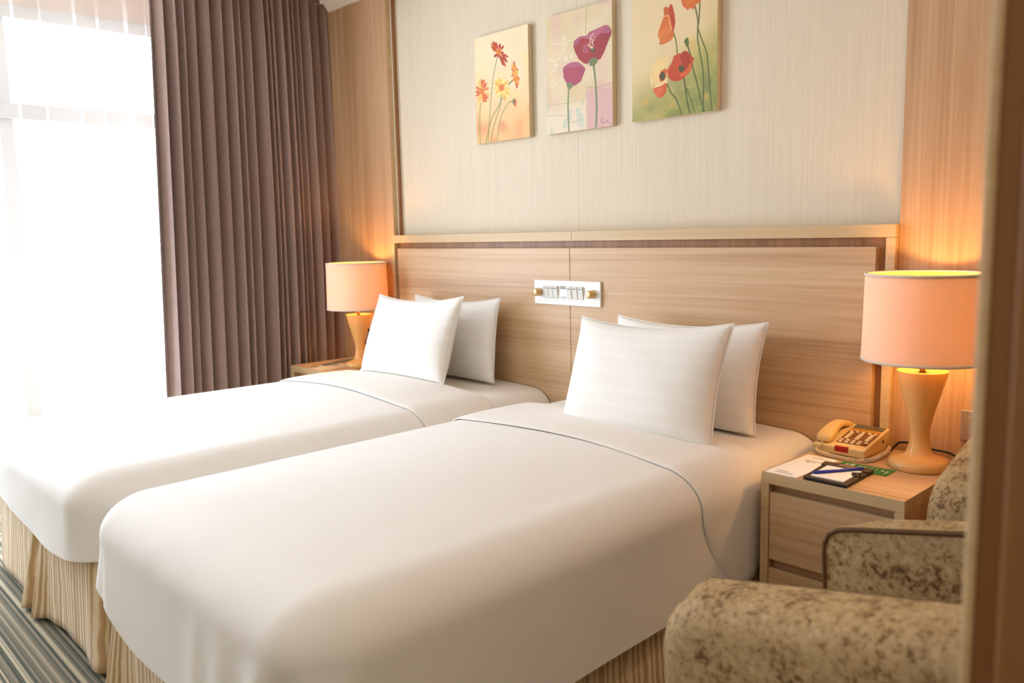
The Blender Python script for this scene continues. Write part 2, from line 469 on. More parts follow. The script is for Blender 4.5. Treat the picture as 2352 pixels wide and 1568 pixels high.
# ------------------------------------------------------------------ curtains
def curtain(name, x0, y_top, y_bot, ztop, zbot, nf, amp, over, mat, seed, nu, nv=40, pinch=0.5, lean=0.0):
    r_ = np.random.default_rng(seed)
    S = np.linspace(0, 1, nu); T = np.linspace(0, 1, nv)
    wgt = r_.uniform(0.55, 1.55, nf); edges = np.concatenate([[0], np.cumsum(wgt)]) / wgt.sum()
    ph = np.interp(S, edges, np.arange(nf + 1)) * 2 * PI
    af = np.interp(S * nf, np.arange(nf + 1), r_.uniform(0.55, 1.25, nf + 1))
    wob = r_.uniform(0, 6, 5)
    Pn = np.zeros((nv, nu, 3)); UV = np.zeros((nv, nu, 2))
    for j, tt in enumerate(T):
        z = ztop + (zbot - ztop) * tt
        k = pinch + (1 - pinch) * min(1.0, tt / 0.14) ** 0.8
        ya = y_top[0] + (y_bot[0] - y_top[0]) * tt + 0.006 * math.sin(tt * 7 + wob[0]); yb = y_top[1] + (y_bot[1] - y_top[1]) * tt
        fold2 = 0.25 * np.sin(2.0 * ph + wob[1] + 1.5 * tt) * (0.3 + tt)
        p2 = ph + 0.55 * np.sin(tt * 2.4 + S * 9 + wob[2]) * tt
        x = x0 + amp * af * k * (np.sin(p2) + fold2 * 0.6)
        y = ya + (yb - ya) * S - over * af * np.sin(2 * p2 + 0.5)
        Pn[j, :, 0] = x; Pn[j, :, 1] = y; Pn[j, :, 2] = z
        UV[j, :, 0] = S; UV[j, :, 1] = tt
    return Pn, UV
dr = thing('drape', 'full length taupe satin curtain gathered beside the bright window', 'curtain', (-4.30, -0.5, 0.01))
Pn, UV = curtain('drape', -4.222, (0.012, -0.965), (0.006, -1.045), 2.545, 0.012, 19, 0.056, 0.011, 'drape_satin', 5, 640, 60, 0.7)
grid('cloth', Pn, 'drape_satin', dr, True, UV)
box('heading_tape', -4.226, -4.218, -0.93, -0.03, 2.545, 2.605, 'drape_satin', dr, 0.001)
for k in range(14):
    y = -0.05 - k * 0.066
    tube('hook', [(-4.235, y, 2.575), (-4.235, y, 2.600), (-4.24, y, 2.607), (-4.245, y, 2.600)], 0.0025, 'black_plastic', dr, 6)
sh = thing('sheer_curtain', 'thin white voile curtain covering the whole window', 'curtain', (-4.44, -2.0, 0.01))
Pn, UV = curtain('sheer', -4.45, (-0.12, -3.6), (-0.12, -3.6), 2.60, 0.015, 17, 0.030, 0.028, 'sheer_voile', 9, 360, 10, 0.9)
grid('cloth', Pn, 'sheer_voile', sh, True, UV)
tr_ = thing('curtain_track', 'slim white ceiling track above the curtains', 'curtain track', (-4.36, -1.8, 2.6))
box('rail', -4.255, -4.225, -3.65, -0.01, 2.612, 2.62, 'window_white', tr_)
box('rail', -4.465, -4.435, -3.65, -0.01, 2.612, 2.62, 'window_white', tr_)

# ------------------------------------------------------------------ headboard
hb = thing('headboard', 'wide wooden headboard of two veneer panels behind both beds', 'headboard', (-2.33, 0.0, 0.0))
box('back_board', -3.62, -1.035, 0.004, 0.05, 0.1, 1.22, 'veneer_dark_side', hb, 0)
box('top_rail', -3.637, -2.346, -0.024, 0.053, 1.212, 1.252, 'veneer_edge', hb)
box('top_rail', -2.3455, -1.022, -0.024, 0.053, 1.212, 1.252, 'veneer_edge', hb)
box('stile', -3.637, -3.608, -0.024, 0.05, 0.0, 1.2115, 'veneer_edge', hb)
box('stile', -1.051, -1.022, -0.024, 0.05, 0.0, 1.2115, 'veneer_edge', hb)
box('panel', -3.578, -2.3565, -0.026, 0.004, 0.1, 1.183, 'veneer_horizontal', hb)
box('panel', -2.354, -1.079, -0.026, 0.004, 0.1, 1.183, 'veneer_horizontal', hb)

# ------------------------------------------------------------------ control panel on the headboard
cpn = thing('control_panel', 'white bedside control panel with two gold knobs and six rocker switches', 'switch panel', (-2.37, -0.026, 0.99))
CX0, CX1, CZ0, CZ1, CY = -2.557, -2.180, 0.942, 1.046, -0.026
box('plate', CX0, CX1, CY - 0.010, CY, CZ0, CZ1, 'plate_white', cpn, 0.002)
def cpx(u): return CX0 + (CX1 - CX0) * u
def cpz(v): return CZ0 + (CZ1 - CZ0) * v
for u in (0.085, 0.895):
    n = 28; cx, cz = cpx(u), cpz(0.50)
    prof = [(0.0, -0.040), (0.012, -0.040), (0.0155, -0.038), (0.0165, -0.034), (0.0172, -0.010), (0.0172, -0.009)]
    V = np.array([[(cx + r * math.cos(2 * PI * k / n), CY + y, cz + r * math.sin(2 * PI * k / n)) for k in range(n)] for r, y in prof])
    kn = grid('knob', V, 'knob_gold', cpn, True, closed_u=True)
for u in (0.195, 0.27, 0.345, 0.555, 0.64, 0.725):
    x = cpx(u); w = 0.0125
    # wedge rocker, tilted out at the bottom
    V = [(x - w, CY - 0.0105, cpz(.78)), (x + w, CY - 0.0105, cpz(.78)), (x - w, CY - 0.0105, cpz(.25)), (x + w, CY - 0.0105, cpz(.25)),
         (x - w, CY - 0.021, cpz(.74)), (x + w, CY - 0.021, cpz(.74)), (x - w, CY - 0.013, cpz(.27)), (x + w, CY - 0.013, cpz(.27))]
    F = [(4, 6, 7, 5), (0, 4, 5, 1), (2, 3, 7, 6), (0, 2, 6, 4), (1, 5, 7, 3)]
    sw = mesh('switch', V, F, 'switch_white', cpn)
    box('indicator', x - w * .7, x + w * .7, CY - 0.0212, CY - 0.0195, cpz(.665), cpz(.695), 'indicator_dark', sw, 0)
    box('caption', x - w * .9, x + w * .9, CY - 0.0104, CY - 0.010, cpz(.165), cpz(.185), 'switch_side', cpn, 0)
dsp = box('display', cpx(.415), cpx(.49), CY - 0.0108, CY - 0.009, cpz(.655), cpz(.775), 'display_dark', cpn, 0.0005)
for k in range(4):
    box('digit', cpx(.432 + .011 * k), cpx(.440 + .011 * k), CY - 0.0111, CY - 0.0107, cpz(.685), cpz(.745), 'display_digit', dsp, 0)
for k in range(4):
    x = cpx(.418 + .026 * k); z = cpz(.31)
    tube('symbol', [(x + .0028 * math.cos(a), CY - 0.0105, z + .005 * math.sin(a)) for a in np.linspace(-2.2, 2.0 if k != 2 else 4.0, 10)], 0.0006, 'print_grey', cpn, 5)
for u in (.075, .90):
    box('caption', cpx(u) - .009, cpx(u) + .009, CY - 0.0104, CY - 0.010, cpz(.135), cpz(.15), 'switch_side', cpn, 0)

# ------------------------------------------------------------------ paintings
def homography(src, dst):
    A = []
    for (x, y), (u, v) in zip(src, dst):
        A.append([x, y, 1, 0, 0, 0, -u * x, -u * y, -u]); A.append([0, 0, 0, x, y, 1, -v * x, -v * y, -v])
    return np.linalg.svd(np.array(A))[2][-1].reshape(3, 3)
UNIT = [(0, 0), (1, 0), (1, 1), (0, 1)]

class Painter:
    def __init__(s, nu, nv, src, aspect):
        s.nu, s.nv = nu, nv
        s.U, s.V = np.meshgrid(np.linspace(0, 1, nu), np.linspace(0, 1, nv))
        s.H = homography(src, UNIT); s.asp = aspect
        s.C = np.ones((nv, nu, 3))
        s.g = np.random.default_rng(3)
    def uv(s, p):
        q = s.H @ np.array([p[0], p[1], 1.0]); return q[0] / q[2], q[1] / q[2]
    def blend(s, mask, col):
        c = np.array(lin(col)[:3]); s.C[:] = s.C * (1 - mask[..., None]) + c * mask[..., None]
    def blob_noise(s, sc, seed):
        U, V = s.U * sc, s.V * sc / s.asp
        g = np.random.default_rng(seed); n = int(sc * 3) + 4
        G = g.random((n, n))
        x, y = U % (n - 1), V % (n - 1); i, j = x.astype(int), y.astype(int); fx, fy = x - i, y - j
        fx = fx * fx * (3 - 2 * fx); fy = fy * fy * (3 - 2 * fy)
        return (G[j, i] * (1 - fx) + G[j, i + 1] * fx) * (1 - fy) + (G[j + 1, i] * (1 - fx) + G[j + 1, i + 1] * fx) * fy
    def inside(s, poly):
        m = np.zeros(s.U.shape, bool); n = len(poly)
        for k in range(n):
            (x1, y1), (x2, y2) = poly[k], poly[(k + 1) % n]
            if y1 == y2: continue
            c = (s.V < y1) != (s.V < y2)
            m ^= c & (s.U < (x2 - x1) * (s.V - y1) / (y2 - y1) + x1)
        return m
    def poly(s, pts, col, col2=None, center=None, rough=0.0, alpha=1.0):
        q = [s.uv(p) for p in pts]
        m = s.inside(q).astype(float) * alpha
        if col2 is None: s.blend(m, col)
        else:
            cx, cy = s.uv(center) if center else np.mean(q, axis=0)
            d = np.sqrt((s.U - cx) ** 2 + ((s.V - cy) / s.asp) ** 2); R = d[m > 0].max() if (m > 0).any() else 1
            k = np.clip(d / R + 0.35 * (s.blob_noise(26, 5) - .5), 0, 1)
            c = np.array(lin(col2)[:3]) * (1 - k[..., None]) + np.array(lin(col)[:3]) * k[..., None]
            s.C[:] = s.C * (1 - m[..., None]) + c * m[..., None]
    def stroke(s, pts, w, col, alpha=1.0):
        """w in crop pixels"""
        q = np.array([s.uv(p) for p in smooth_path(pts, 8)]); q[:, 1] /= s.asp
        a0, a1 = s.uv((pts[0][0], pts[0][1])), s.uv((pts[0][0] + 10, pts[0][1]))
        hw = abs(a1[0] - a0[0]) / 10 * w / 2
        D = np.full(s.U.shape, 9.0); Y = s.V / s.asp
        for (x1, y1), (x2, y2) in zip(q[:-1], q[1:]):
            dx, dy = x2 - x1, y2 - y1; L = dx * dx + dy * dy + 1e-12
            k = np.clip(((s.U - x1) * dx + (Y - y1) * dy) / L, 0, 1)
            D = np.minimum(D, np.hypot(s.U - x1 - k * dx, Y - y1 - k * dy))
        px = 1.0 / s.nu
        s.blend(np.clip((hw - D) / px + .5, 0, 1) * alpha, col)
    def ell(s, c, rx, ry, col, alpha=1.0, soft=0.0):
        P_ = [(c[0] + rx * math.cos(a), c[1] + ry * math.sin(a)) for a in np.linspace(0, 2 * PI, 24, endpoint=False)]
        if soft:
            cu, cv = s.uv(c); ru = abs(s.uv((c[0] + rx, c[1]))[0] - cu); rv = abs(s.uv((c[0], c[1] + ry))[1] - cv)
            d = np.sqrt(((s.U - cu) / ru) ** 2 + ((s.V - cv) / rv) ** 2)
            s.blend(np.clip((1.0 - d) / soft, 0, 1) * alpha, col)
        else: s.poly(P_, col, alpha=alpha)
    def daisy(s, c, pet, core, cr, cols, w=16):
        for k, (dx, dy) in enumerate(pet):
            ex, ey = c[0] + dx, c[1] + dy
            L = math.hypot(dx, dy); nx, ny = -dy / L * w, dx / L * w
            b_ = 0.22
            P_ = [(c[0] + dx * b_, c[1] + dy * b_), (c[0] + dx * .6 + nx * .8, c[1] + dy * .6 + ny * .8), (c[0] + dx * .92 + nx * .5, c[1] + dy * .92 + ny * .5), (ex, ey),
                  (c[0] + dx * .92 - nx * .5, c[1] + dy * .92 - ny * .5), (c[0] + dx * .6 - nx * .8, c[1] + dy * .6 - ny * .8)]
            s.poly(P_, cols[k % len(cols)])
        s.ell(c, cr[0], cr[1], core)

def canvas(label, x0, x1, z0, z1, P):
    o = thing('canvas_print', label, 'painting', ((x0 + x1) / 2, 0.054, z0), 'canvas prints above the headboard')
    yb, yf = 0.0535, 0.0300
    box('stretcher', x0, x1, yf, yb, z0, z1, 'canvas_side', o, 0.002)
    nu, nv = P.nu, P.nv
    V = np.zeros((nv, nu, 3)); V[..., 0] = x0 + .001 + (x1 - x0 - .002) * P.U; V[..., 1] = yf - 0.0006; V[..., 2] = z0 + .001 + (z1 - z0 - .002) * P.V
    me = bpy.data.meshes.new('picture')
    N = nu * nv
    idx = np.arange(N).reshape(nv, nu)
    q = np.stack([idx[:-1, :-1], idx[:-1, 1:], idx[1:, 1:], idx[1:, :-1]], -1).reshape(-1, 4)
    me.vertices.add(N); me.vertices.foreach_set('co', V.ravel())
    me.loops.add(q.size); me.loops.foreach_set('vertex_index', q.ravel().astype(np.int32))
    me.polygons.add(len(q)); me.polygons.foreach_set('loop_start', (np.arange(len(q)) * 4).astype(np.int32))
    me.update(calc_edges=True); me.validate()
    a = me.color_attributes.new('paint', 'FLOAT_COLOR', 'POINT')
    C4 = np.ones((N, 4), np.float32); C4[:, :3] = np.clip(P.C * .88 + np.array(lin((214, 192, 160))[:3]) * .12, 0, 1).reshape(-1, 3)
    a.data.foreach_set('color', C4.ravel())
    finish('picture', me, 'painted_canvas', o)
    return o

ASP = 0.37 / 0.473
NU, NV = 190, 250
# --- orange daisies
p = Painter(NU, NV, [(65, 1532), (712, 1430), (675, 62), (30, 262)], ASP)
g_ = np.clip((0.62 - p.V) / 0.6, 0, 1) + 0.35 * (p.blob_noise(5, 1) - .5)
p.C[:] = np.array(lin((246, 230, 190))[:3]); p.blend(np.clip((p.blob_noise(4, 4) - .45) * 1.6, 0, .7) * (p.V < .75), (250, 222, 158))
p.blend(np.clip(g_, 0, .9), (246, 190, 128)); p.blend(np.clip((p.blob_noise(6, 2) - .5) * 2.2, 0, .75) * (p.V < .3), (228, 150, 112))
for st, w in (([(310, 470), (262, 700), (235, 950), (215, 1230), (200, 1515)], 8), ([(108, 1030), (97, 1200), (103, 1520)], 8),
              ([(372, 950), (330, 1060), (245, 1210), (205, 1360), (170, 1515)], 9), ([(358, 920), (345, 1060), (290, 1240), (250, 1390), (235, 1510)], 8),
              ([(490, 1000), (440, 1030), (370, 1160), (330, 1320), (310, 1490)], 7), ([(505, 740), (445, 795)], 12)):
    p.stroke(st, w, (118, 130, 78))
RED = [(176, 42, 26), (196, 60, 30), (160, 34, 26), (208, 84, 40)]
p.daisy((328, 410), [(-75, -130), (-40, -118), (-95, -60), (-80, -28), (15, -105), (60, -80), (-60, 65), (-15, 70), (60, 10), (115, 60), (105, 125), (85, 180), (55, 165), (90, 90), (30, 100), (-100, -105)], (226, 116, 40), (30, 40), RED, 20)
ORG = [(226, 116, 56), (236, 140, 62), (206, 92, 62), (244, 166, 80)]
p.daisy((540, 660), [(-35, -150), (-20, -110), (-60, -60), (-60, -10), (-62, 40), (-40, 100), (10, 190), (28, 150), (36, 90), (-10, 130), (15, -60), (-58, -100)], (240, 176, 74), (22, 44), ORG, 20)
p.daisy((122, 890), [(0, -150), (30, -150), (-35, -130), (60, -110), (-70, -55), (85, -50), (92, 40), (80, 90), (55, 130), (25, 140), (-35, 125), (-70, 60), (-78, 10)], (228, 128, 64), (32, 42), [(214, 92, 66), (230, 130, 70), (244, 190, 96), (222, 104, 74)], 22)
YEL = [(250, 212, 110), (246, 196, 92), (252, 224, 134), (240, 172, 92)]
p.daisy((362, 840), [(-80, -100), (-35, -125), (20, -110), (-85, -60), (-85, 5), (-70, 70), (-50, 125), (50, -60), (105, 10), (100, 80), (85, 145), (45, 160), (20, 120), (80, -90)], (226, 124, 74), (34, 44), YEL, 24)
p.poly([(490, 1000), (512, 962), (545, 985), (548, 1030), (535, 1068), (505, 1040)], (214, 100, 84)); p.poly([(490, 1000), (512, 962), (528, 1000), (508, 1045)], (124, 138, 92))
canvas('narrow canvas print of orange daisies, leftmost of the three pictures', -2.986, -2.632, 1.668, 2.147, p)

# --- purple flowers
p = Painter(NU, NV, [(50, 1550), (828, 1462), (830, -5), (45, 185)], ASP)
p.C[:] = np.array(lin((232, 214, 178))[:3])
p.blend(np.clip((p.blob_noise(5, 8) - .4) * 1.6, 0, .6), (222, 198, 150)); p.blend(np.clip((p.blob_noise(6, 9) - .55) * 2, 0, .5), (228, 190, 176))
p.blend(np.clip((.30 - p.V) * 5, 0, .8) * (p.U < .62), (238, 226, 200)); p.blend((p.U > .62) * np.clip((.37 - p.V) * 12, 0, .85), (222, 176, 178))
p.blend((p.V < .26) * np.clip((p.blob_noise(14, 12) - .62) * 4, 0, .45) * (p.U < .58), (176, 202, 190))
p.stroke([(535, 60), (520, 260), (515, 380)], 5, (150, 140, 104)); p.stroke([(515, 940), (512, 1300), (515, 1500)], 4, (196, 188, 150))
p.stroke([(520, 1000), (640, 1010), (830, 960)], 4, (168, 150, 110)); p.stroke([(50, 1200), (280, 1185), (500, 1130)], 4, (190, 172, 130))
p.stroke([(55, 1328), (280, 1328)], 3, (170, 168, 140)); p.stroke([(320, 1415), (400, 1395), (465, 1380)], 4, (160, 170, 150))
for pts in ([(60, 650), (150, 690), (240, 600), (290, 480), (340, 450)], [(150, 690), (140, 780), (100, 830)], [(140, 780), (185, 815)], [(100, 490), (200, 485), (260, 500)], [(90, 960), (120, 920), (150, 970), (110, 1005), (90, 960)]):
    p.stroke(pts, 9, (244, 232, 204), .8)
for e_ in ((280, 665), (350, 640), (165, 740), (260, 430)): p.ell(e_, 20, 26, (244, 232, 204), .7)
p.stroke([(610, 760), (625, 900), (636, 1060), (640, 1250), (630, 1485)], 22, (120, 138, 100)); p.stroke([(310, 1020), (300, 1200), (303, 1400), (308, 1520)], 17, (120, 138, 100))
big = [(370, 520), (380, 460), (440, 412), (530, 400), (560, 360), (660, 322), (740, 285), (790, 292), (825, 350), (820, 400), (775, 500), (740, 590), (690, 680), (640, 700), (560, 690), (540, 735), (490, 725), (430, 670), (395, 600)]
p.poly(big, (150, 42, 72), (168, 46, 62), (520, 560))
p.poly([(372, 510), (385, 455), (440, 412), (530, 400), (560, 360), (660, 322), (740, 285), (790, 292), (825, 350), (800, 380), (700, 380), (640, 420), (590, 480), (540, 440), (470, 430), (430, 480), (400, 530)], (172, 84, 120), (186, 100, 130), (600, 400))
p.poly([(470, 600), (490, 500), (520, 490), (555, 600), (520, 610)], (178, 84, 110))
p.poly([(560, 570), (600, 540), (635, 560), (610, 615)], (86, 92, 66))
for _ in range(46):
    a, rr = random.uniform(-2.9, -.5), random.uniform(10, 180); p.ell((592 + rr * math.cos(a) * .35 + 0, 560 + rr * math.sin(a)), 5, 6, (244, 226, 196))
p.poly([(545, 700), (590, 660), (650, 670), (655, 715), (615, 760), (560, 755)], (112, 130, 90))
p.poly([(245, 770), (290, 735), (345, 705), (430, 705), (480, 745), (513, 790), (490, 850), (460, 930), (400, 975), (340, 985), (285, 950), (250, 890)], (168, 70, 108), (180, 74, 100), (370, 850))
p.poly([(255, 780), (345, 705), (430, 705), (480, 745), (430, 760), (330, 770)], (184, 104, 136), alpha=.8)
p.poly([(283, 955), (320, 940), (365, 970), (350, 1005), (315, 1030), (292, 1000)], (118, 138, 104))
p.stroke([(690, 1440), (700, 1360), (705, 1430), (725, 1415), (740, 1430), (765, 1395), (770, 1425), (805, 1430)], 4, (120, 100, 90))
canvas('canvas print of two purple flowers on cream, middle of the three pictures', -2.526, -2.163, 1.666, 2.149, p)

# --- red poppies
p = Painter(NU, NV, [(52, 1502), (1095, 1347), (1110, -380), (48, -60)], ASP)
p.C[:] = np.array(lin((236, 212, 168))[:3])
g_ = np.clip((.62 - p.V + .45 * (p.U - .4)) * 1.6, 0, 1)
p.blend(np.clip(g_ * (0.5 + p.blob_noise(5, 21)), 0, .85), (206, 186, 104))
g_ = np.clip((.40 - p.V + .35 * (p.U - .3)) * 2.2, 0, 1)
p.blend(np.clip(g_ * (0.35 + p.blob_noise(6, 22)), 0, .9), (136, 148, 76)); p.blend(np.clip((p.blob_noise(9, 23) - .45) * 1.6, 0, .6) * g_, (92, 124, 74))
p.blend(np.clip((p.blob_noise(40, 24) - .5) * .5, 0, .25) * g_, (210, 200, 130))
for c, rx, ry in (((215, 1260), 60, 80), ((540, 1290), 50, 60), ((960, 1180), 60, 70), ((790, 560), 80, 120)): p.ell(c, rx, ry, (222, 176, 84), .6, 1.0)
GRN = (72, 96, 44)
for pts, w in (([(565, 440), (590, 540), (605, 680)], 13), ([(825, 110), (860, 290), (855, 470), (880, 640), (920, 860), (930, 1080), (920, 1360)], 17), ([(885, 70), (870, 300), (860, 360), (905, 500), (965, 650), (990, 850), (1010, 1100), (1035, 1350)], 16),
               ([(740, 600), (770, 700), (800, 850), (850, 1030), (890, 1200), (940, 1360)], 18), ([(685, 970), (705, 1080), (725, 1230), (760, 1385)], 20), ([(720, 1090), (770, 1220), (825, 1380)], 12), ([(483, 1045), (530, 1150), (590, 1220), (665, 1405)], 15)):
    p.stroke(pts, w, GRN)
p.poly([(687, 530), (715, 488), (738, 484), (750, 540), (742, 605), (715, 595)], (86, 106, 56))
p.poly([(655, 60), (665, -40), (930, -60), (915, 20), (880, 70), (830, 90), (805, 155), (770, 130), (735, 160), (695, 130), (670, 110)], (206, 84, 34), (226, 120, 46), (760, 40))
p.poly([(520, 85), (545, 105), (575, 230), (580, 320), (560, 420), (560, 480), (520, 530), (440, 570), (380, 575), (390, 530), (365, 470), (370, 420), (410, 320), (440, 240), (437, 150), (460, 120), (500, 135)], (196, 62, 32), (232, 132, 62), (430, 420))
p.poly([(520, 85), (545, 105), (575, 230), (580, 320), (560, 420), (530, 300), (505, 180)], (190, 52, 28))
p.stroke([(450, 240), (490, 230), (510, 300), (530, 400)], 10, (244, 190, 110))
p.poly([(270, 930), (295, 830), (345, 760), (420, 720), (490, 720), (500, 790), (485, 900), (480, 1050), (470, 1120), (420, 1200), (365, 1210), (320, 1150), (285, 1050)], (236, 200, 140), (246, 216, 150), (380, 860))
p.poly([(285, 1040), (330, 1085), (390, 1060), (440, 1030), (480, 1040), (470, 1130), (420, 1200), (365, 1210), (320, 1150)], (198, 66, 38), (226, 110, 60), (370, 1140))
p.stroke([(275, 960), (295, 1080), (350, 1075), (440, 1030), (485, 900)], 12, (248, 228, 176))
p.poly([(375, 960), (400, 890), (450, 860), (480, 870), (470, 960), (430, 1010), (395, 1020)], (214, 96, 46)); p.ell((422, 950), 34, 52, (62, 66, 46))
p.poly([(480, 890), (500, 840), (540, 780), (560, 710), (610, 680), (650, 675), (690, 640), (740, 655), (770, 700), (815, 730), (790, 790), (780, 860), (740, 920), (690, 960), (640, 1000), (590, 1010), (530, 1000), (490, 960)], (188, 50, 30), (206, 74, 42), (600, 800))
p.poly([(690, 640), (740, 655), (775, 790), (690, 880), (640, 720)], (170, 40, 26)); p.poly([(640, 960), (640, 920), (720, 870), (760, 790), (790, 800), (770, 870), (720, 930)], (222, 92, 44))
p.ell((655, 858), 34, 42, (60, 72, 52))
canvas('canvas print of red poppies over green, rightmost and largest of the three pictures', -2.066, -1.684, 1.668, 2.162, p)

# ------------------------------------------------------------------ beds
def bed_cover(xl, xr, yf, yh, zt, crown, rc, rf, hem, flare, seed, wrink=0.006, n_side=46, n_cor=16, n_foot=44, corner_fold=False):
    """cloth over a mattress: U-shaped run left side - foot - right side, profile from hem to centre line"""
    per = []                                  # (x, y, nx, ny)
    for k in range(n_side):
        s = k / n_side; per.append((xl, yh + (yf + rc - yh) * s, -1, 0))
    for k in range(n_cor):
        a = PI + (PI / 2) * k / n_cor; per.append((xl + rc + rc * math.cos(a), yf + rc + rc * math.sin(a), math.cos(a), math.sin(a)))
    for k in range(n_foot):
        s = k / n_foot; per.append((xl + rc + (xr - xl - 2 * rc) * s, yf, 0, -1))
    for k in range(n_cor):
        a = 1.5 * PI + (PI / 2) * k / n_cor; per.append((xr - rc + rc * math.cos(a), yf + rc + rc * math.sin(a), math.cos(a), math.sin(a)))
    for k in range(n_side + 1):
        s = k / n_side; per.append((xr, yf + rc + (yh - yf - rc) * s, 1, 0))
    per = np.array(per); xc = (xl + xr) / 2; half = (xr - xl) / 2
    n = len(per)
    cx = np.full(n, xc); cy = np.clip(per[:, 1], yf + half, None)
    arc = np.concatenate([[0], np.cumsum(np.hypot(np.diff(per[:, 0]), np.diff(per[:, 1])))])
    rows = []
    hz = np.array([hem(x, y) for x, y in per[:, :2]])
    NS, NF, NTP = 12, 12, 16
    for j in range(NS):                        # side: hem up to the fillet
        s = j / NS; z = hz + (zt - rf - hz) * s
        off = flare * (1 - s) ** 1.5 + wrink * vnoise(arc * 9, s * 2 + 0 * arc, seed) * (1 - s)
        if corner_fold:
            for c0, dep, wd_ in corner_fold:
                off = off + dep * np.exp(-((arc - c0) / wd_) ** 2) * (1 - s) ** .7
        rows.append(np.stack([per[:, 0] + per[:, 2] * off, per[:, 1] + per[:, 3] * off, z], -1))
    for j in range(NF):                        # rounded shoulder
        a = (PI / 2) * j / NF
        ins = rf * 1.35 * (1 - math.cos(a))
        # softer than a circle
        z = zt - rf + rf * math.sin(a)
        rows.append(np.stack([per[:, 0] - per[:, 2] * ins, per[:, 1] - per[:, 3] * ins, np.full(n, z)], -1))
    ex, ey = per[:, 0] - per[:, 2] * rf * 1.35, per[:, 1] - per[:, 3] * rf * 1.35
    for j in range(NTP + 1):
        s = j / NTP
        x = ex + (cx - ex) * s; y = ey + (cy - ey) * s
        fx = np.clip(1 - ((x - xc) / (half - rf * 1.35)) ** 2, 0, 1); fy = np.clip(1 - np.exp(-(y - yf - rf * 1.35) / .28), 0, 1)
        z = zt + crown * fx * fy + wrink * .5 * vnoise(x * 4, y * 4, seed + 1) * min(1, s * 4) * (1 - .0 * s)
        rows.append(np.stack([x, y, z], -1))
    P = np.array(rows)
    uv = np.zeros(P.shape[:2] + (2,)); uv[..., 0] = arc[None]; uv[..., 1] = P[..., 2]
    return P, uv

def strip_over(xl, xr, zt, crown, rf, hemz_l, hemz_r, y0, y1, puff, taper, seed, n_across=70, n_w=14, off=0.003):
    """the turned-down band across the bed: closed puffy strip"""
    half = (xr - xl) / 2; xc = (xl + xr) / 2
    path = []
    for k in range(16): path.append((xl - off, hemz_l + (zt - rf - hemz_l) * k / 16, -1, 0))
    for k in range(12):
        a = (PI / 2) * k / 12; path.append((xl - off + (rf * 1.35) * (1 - math.cos(a)), zt - rf + (rf + off) * math.sin(a), -math.cos(a), math.sin(a)))
    for k in range(n_across + 1):
        s = k / n_across; x = xl - off + rf * 1.35 + (xr - xl + 2 * off - 2.7 * rf) * s
        e = abs(2 * s - 1); path.append((x, zt + off + crown * (1 - e ** 2), 0, 1))
    for k in range(1, 13):
        a = (PI / 2) * (1 - k / 12); path.append((xr + off - (rf * 1.35) * (1 - math.cos(a)), zt - rf + (rf + off) * math.sin(a), math.cos(a), math.sin(a)))
    for k in range(1, 17): path.append((xr + off, zt - rf + (hemz_r - zt + rf) * k / 16, 1, 0))
    path = np.array(path); n = len(path)
    arc = np.concatenate([[0], np.cumsum(np.hypot(np.diff(path[:, 0]), np.diff(path[:, 1])))])
    dl = np.clip((zt - rf - path[:, 1]) / (zt - rf - hemz_r), 0, 1)
    W = []
    ring = [(math.cos(a), math.sin(a)) for a in np.linspace(0, 2 * PI, 2 * n_w, endpoint=False)]
    for c, s in ring:
        w = 0.5 - 0.5 * c                       # 0 at foot edge, 1 at head edge
        ya = y0 + taper[0] * dl ** 1.6; yb = y1 - taper[1] * dl ** 1.6
        y = ya + (yb - ya) * w + 0.012 * np.sin(arc * 6 + seed) * (1 - w) + 0.02 * np.sin(arc * 2.1 + seed)
        th = puff * np.sign(s) * abs(s) ** .8
        th = th if s > 0 else th * 0.05
        th = th * (1 + .18 * vnoise(arc * 7, w * 3 + 0 * arc, seed))
        th = th * np.where(dl > .93, np.maximum(0.15, (1 - dl) / .07), 1)
        W.append(np.stack([path[:, 0] + path[:, 2] * th, y, path[:, 1] + path[:, 3] * th], -1))
    return np.array(W).transpose(1, 0, 2)

